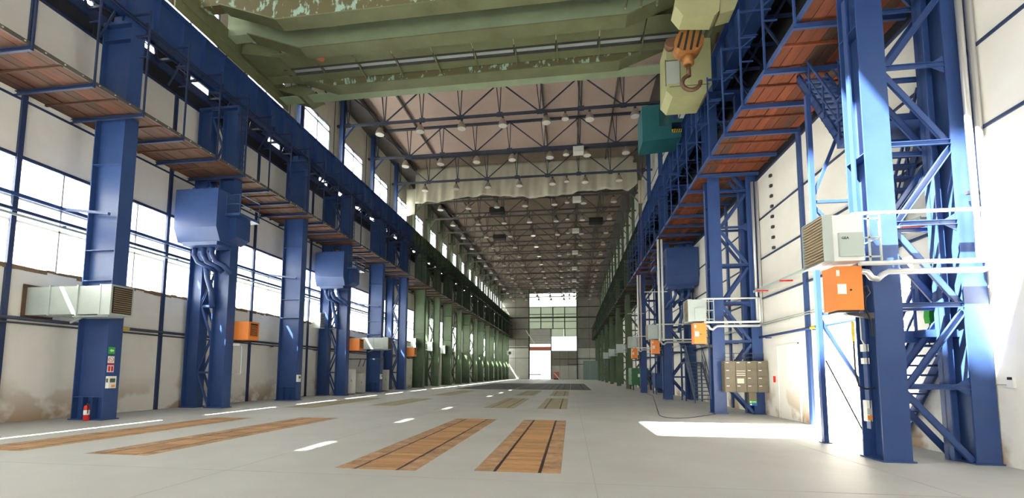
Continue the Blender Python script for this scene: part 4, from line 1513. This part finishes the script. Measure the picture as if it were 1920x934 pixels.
t = thing('raised_arm', 'white inclined barrier arm beside the far door', 'barrier arm', (-11.6, 113.5, 0))
M().bar((0, 0, 12.6), (2.4, 0, 8.9), .35, .2).build('arm', WHITEP, t)
M().bar((.9, .2, 0), (.9, .2, 11.2), .14).build('mast', GREEND, t)

# ================================================================== BRIDGE CRANE
cr = thing('bridge_crane', 'olive green overhead bridge crane spanning the hall with peeling paint', 'bridge crane', (0, 15, 16.84))
XE0, XE1 = -16.2, 6.4


def box_girder(y0, y1, zb, zt, m, name='girder', hx=1.0):
    poly = [(XE0 + .2, zt), (XE0 + .2, zb + hx), (XE0 + 1.3, zb + hx), (XE0 + 4.0, zb), (XE1 - 4.0, zb), (XE1 - 1.3, zb + hx), (XE1 - .2, zb + hx), (XE1 - .2, zt)]
    M().prism(poly, 'y', y0, y1).build(name, m, cr)
    M().prism([(x, z + (.0 if i else 0)) for i, (x, z) in enumerate([(XE0 + 1.3, zb + hx - .05), (XE0 + 4.0, zb - .05), (XE1 - 4.0, zb - .05), (XE1 - 1.3, zb + hx - .05), (XE1 - 1.3, zb + hx), (XE1 - 4.0, zb), (XE0 + 4, zb), (XE0 + 1.3, zb + hx)])], 'y', y0 - .1, y1 + .1).build('bottom_flange', OLIVE, cr)


# local z: 0 is rail top
box_girder(.85, 1.3, -.35, 1.9, PEEL)
box_girder(2.5, 3.0, -.35, 2.3, PALEGREEN)
box_girder(5.2, 5.7, -.35, 1.0, PEEL)
# platform plates between the second and third girders
for k in range(10):
    x = XE0 + 2.0 + k * 1.95
    M().box(x, x + 1.9, 3.12, 4.1, .0, .05).build('platform_plate', OLIVE, cr)
for k in range(10):
    x = XE0 + 2.0 + k * 1.95
    M().box(x + .05, x + 1.85, 4.16, 4.5, .06, .08).build('mesh_window', GALV, cr)
    M().bar((x, 4.1, 0), (x, 5.2, -.1), .06).build('cross_brace', OLIVE, cr)
M().box(XE0 + 2, XE1 - 1, 4.1, 4.16, -.06, .1).box(XE0 + 2, XE1 - 1, 4.5, 4.56, -.06, .1).build('edge_angle', STEEL, cr)
M().box(XE0 + .8, XE1 - .5, 4.6, 5.1, -.02, .03).build('walkway_plate', OLIVE, cr)
M().box(XE0 + .5, XE1 - 1, 5.85, 6.5, -.25, -.2).build('walkway_plate', PALEGREEN, cr)
for k in range(6):
    M().bar((XE0 + 1 + k * .55, 5.85, -.1), (XE0 + 1 + k * .55, 6.5, -.1), .05).build('cross_brace', STEEL, cr)
for x0 in (XE0 - .35, XE1 - .0):
    M().box(x0, x0 + .6, -.3, 7.2, .25, 1.0).build('end_carriage', OLIVE, cr)
    for y in (.2, 2.2, 5.0, 6.7):
        M().lathe((x0 + .25, y, .3), [(.3, 0), (.3, .12)], 16, 'x').build('wheel', RUST, cr)
    M().box(x0 + .5, x0 + .56, -.2, 7.1, -.22 if x0 < 0 else -.55, .3).build('wheel_guard', OLIVE, cr)
    M().box(x0 + .1, x0 + .5, -.5, -.3, .4, .8).build('buffer', CREAM, cr)
# end gusset boxes by the left rail
M().prism([(XE0 + .4, .3), (XE0 + 2.4, -.1), (XE0 + 2.4, .3), (XE0 + .4, 1.0)], 'y', 3.2, 5.2).build('knee_box', OLIVE, cr)
M().prism([(XE0 + .4, .2), (XE0 + 1.9, -.35), (XE0 + 2.6, -.1), (XE0 + 2.0, .4)], 'y', 5.75, 6.9).build('knee_box', OLIVE, cr)
# round lamp under the platform
M().lathe((-11.9, 3.6, -.04), [(.16, -.03), (.18, .04)], 14).build('work_lamp', CORAL, cr)
# trolley: boxes hanging down at the right
M().prism([(3.66, -2.45), (3.92, -2.84), (4.95, -2.95), (5.1, -2.8), (5.2, -1.8), (4.9, -1.3), (3.9, -1.3)], 'y', -.2, .45).build('trolley_housing', CREAM, cr)
M().prism([(5.13, -2.88), (5.6, -2.78), (5.95, -1.9), (5.9, -1.3), (5.23, -1.3)], 'y', -.15, .4).build('trolley_housing', CREAM, cr)
M().box(3.9, 4.1, .1, .8, -1.3, 1.6).box(5.3, 5.5, .1, .7, -1.3, 1.6).build('trolley_bracket', OLIVE, cr)
M().box(3.6, 5.8, -.1, .8, 1.6, 1.9).build('trolley_beam', OLIVE, cr)
M().box(2.0, 5.8, 3.1, 5.1, .3, .6).build('trolley_frame', OLIVE, cr)
for x in (2.2, 2.8, 3.4):
    M().bar((x, 1.5, -.9), (x + .3, 2.4, .8), .07).build('cross_brace', OLIVE, cr)

# operator cabin hanging from the bridge at the right, cream sheet metal
cb = thing('crane_cabin', 'cream sheet-metal crane cabin with cut corners behind the hook', 'crane cabin', (4.9, 17.6, 12.85))
cb.scale = (.78, .80, .80)
M().prism([(-1.25, .35), (-.95, 0), (.65, 0), (1.0, .5), (1.0, 3.0), (-1.2, 3.1)], 'y', 0, 1.6).build('shell', CREAM, cb)
M().box(-1.27, -.55, -.02, .0, .7, 1.9).build('window_pane', GALV, cb)
M().box(-1.3, -1.25, -.03, 0, .6, 2.0).box(-.58, -.52, -.03, 0, .6, 2.0).box(-1.3, -.52, -.03, 0, 1.9, 1.96).build('window_frame', OLIVE, cb)
M().box(-1.1, .9, -.015, 0, .52, .56).build('seam_strip', OLIVE, cb)
M().box(-.5, .6, .3, 1.3, 3.1, 3.3).build('hanger_frame', OLIVE, cb)

# hook block
hk = thing('hook_block', 'orange and black striped hook block with large rusty hook', 'hook block', (4.3, 15.75, 13.62))
hk.scale = (.83, .83, .78)
M().lathe((0, 0, 0), [(.25, -.34), (.60, -.32), (.62, -.1), (.62, .1), (.60, .32), (.25, .34)], 24, 'y').build('sheave_case', STRIPE, hk, False)
for k in range(4):
    x = -.42 + k * .26
    hgt = math.sqrt(max(.0, .58 ** 2 - x * x))
    M().ob((x - .08, -.345, -hgt * .9), (x + .12, -.345, hgt * .9), (0, 1, 0), 0, .012, -.05, .05).build('black_stripe', BLACK, hk)
M().lathe((-.72, 0, .1), [(.25, -.15), (.28, 0), (.25, .15)], 14, 'y').build('sheave', RUST, hk, True)
M().lathe((0, 0, 0), [(.16, -1.0), (.24, -.95), (.25, -.5), (.2, -.45)], 12).build('swivel', STRIPE, hk, True)
M().tube([(0, 0, -1.0), (0, 0, -1.55)], .1, 10).build('shank', RUST, hk, True)
arc = [(0, 0, -1.5)]
for k in range(15):
    a_ = R(100) + R(265) * k / 14
    arc.append((math.cos(a_) * .38 + .1, 0, -1.85 + math.sin(a_) * .36))
M().tube(arc, .09, 10).build('hook', RUST, hk, True)
for x in (-.35, -.12, .12, .35):
    M().tube([(x, 0, .5), (x * 1.1, .2, 4.1)], .018, 6).build('rope', STEEL, hk)

# teal second cabin, farther along
tc = thing('teal_cabin', 'teal steel hoist cabin with yellow-black striped end below the right crane rail', 'hoist cabin', (4.95, 25.0, 14.98))
tc.scale = (.86, .9, .86)
M().prism([(-.9, .0), (1.6, .15), (1.6, .5), (1.0, .6), (1.0, 2.5), (-.9, 2.5)], 'y', 0, 1.8).build('shell', TEAL, tc)
M().box(.2, .85, -.02, 0, 1.0, 2.2).build('window_pane', CLEAR, tc)
for k in range(4):
    M().prism([(1.05 + k * .14, .52), (1.12 + k * .14, .52), (1.18 + k * .14, .7), (1.11 + k * .14, .7)], 'y', -.03, .0).build('black_stripe', BLACK, tc)
M().box(1.02, 1.62, -.01, .1, .5, .72).build('striped_plate', YELLOW, tc)
for x in (-.6, .8):
    M().bar((x, .9, 2.5), (x, .9, 2.9), .1).build('bracket', TEAL, tc)
M().box(.95, 2.25, .5, 1.3, 1.49, 1.75).build('carriage', TEAL, tc)
hk2 = thing('small_hook', 'small red hook seen beside the teal cabin', 'hook', (5.95, 25.6, 16.0))
M().tube([(0, 0, .8), (0, 0, .2)], .08, 8).build('shank', BLUEP, hk2)
M().tube([(math.cos(R(100 + 20 * k)) * .2, 0, math.sin(R(100 + 20 * k)) * .2) for k in range(13)], .06, 8).build('hook', REDP, hk2, True)
# thin pull cord hanging by the far right girder
tag(M().tube([(6.3, 39, 20.5), (6.1, 38.6, 12), (5.8, 38.2, 3.8)], .02, 6).build('pull_cord', mat('red_cord', (.35, .10, .08), .8)), 'thin red cord hanging from the roof by the right columns', 'cord')
print('objects', len(bpy.data.objects))
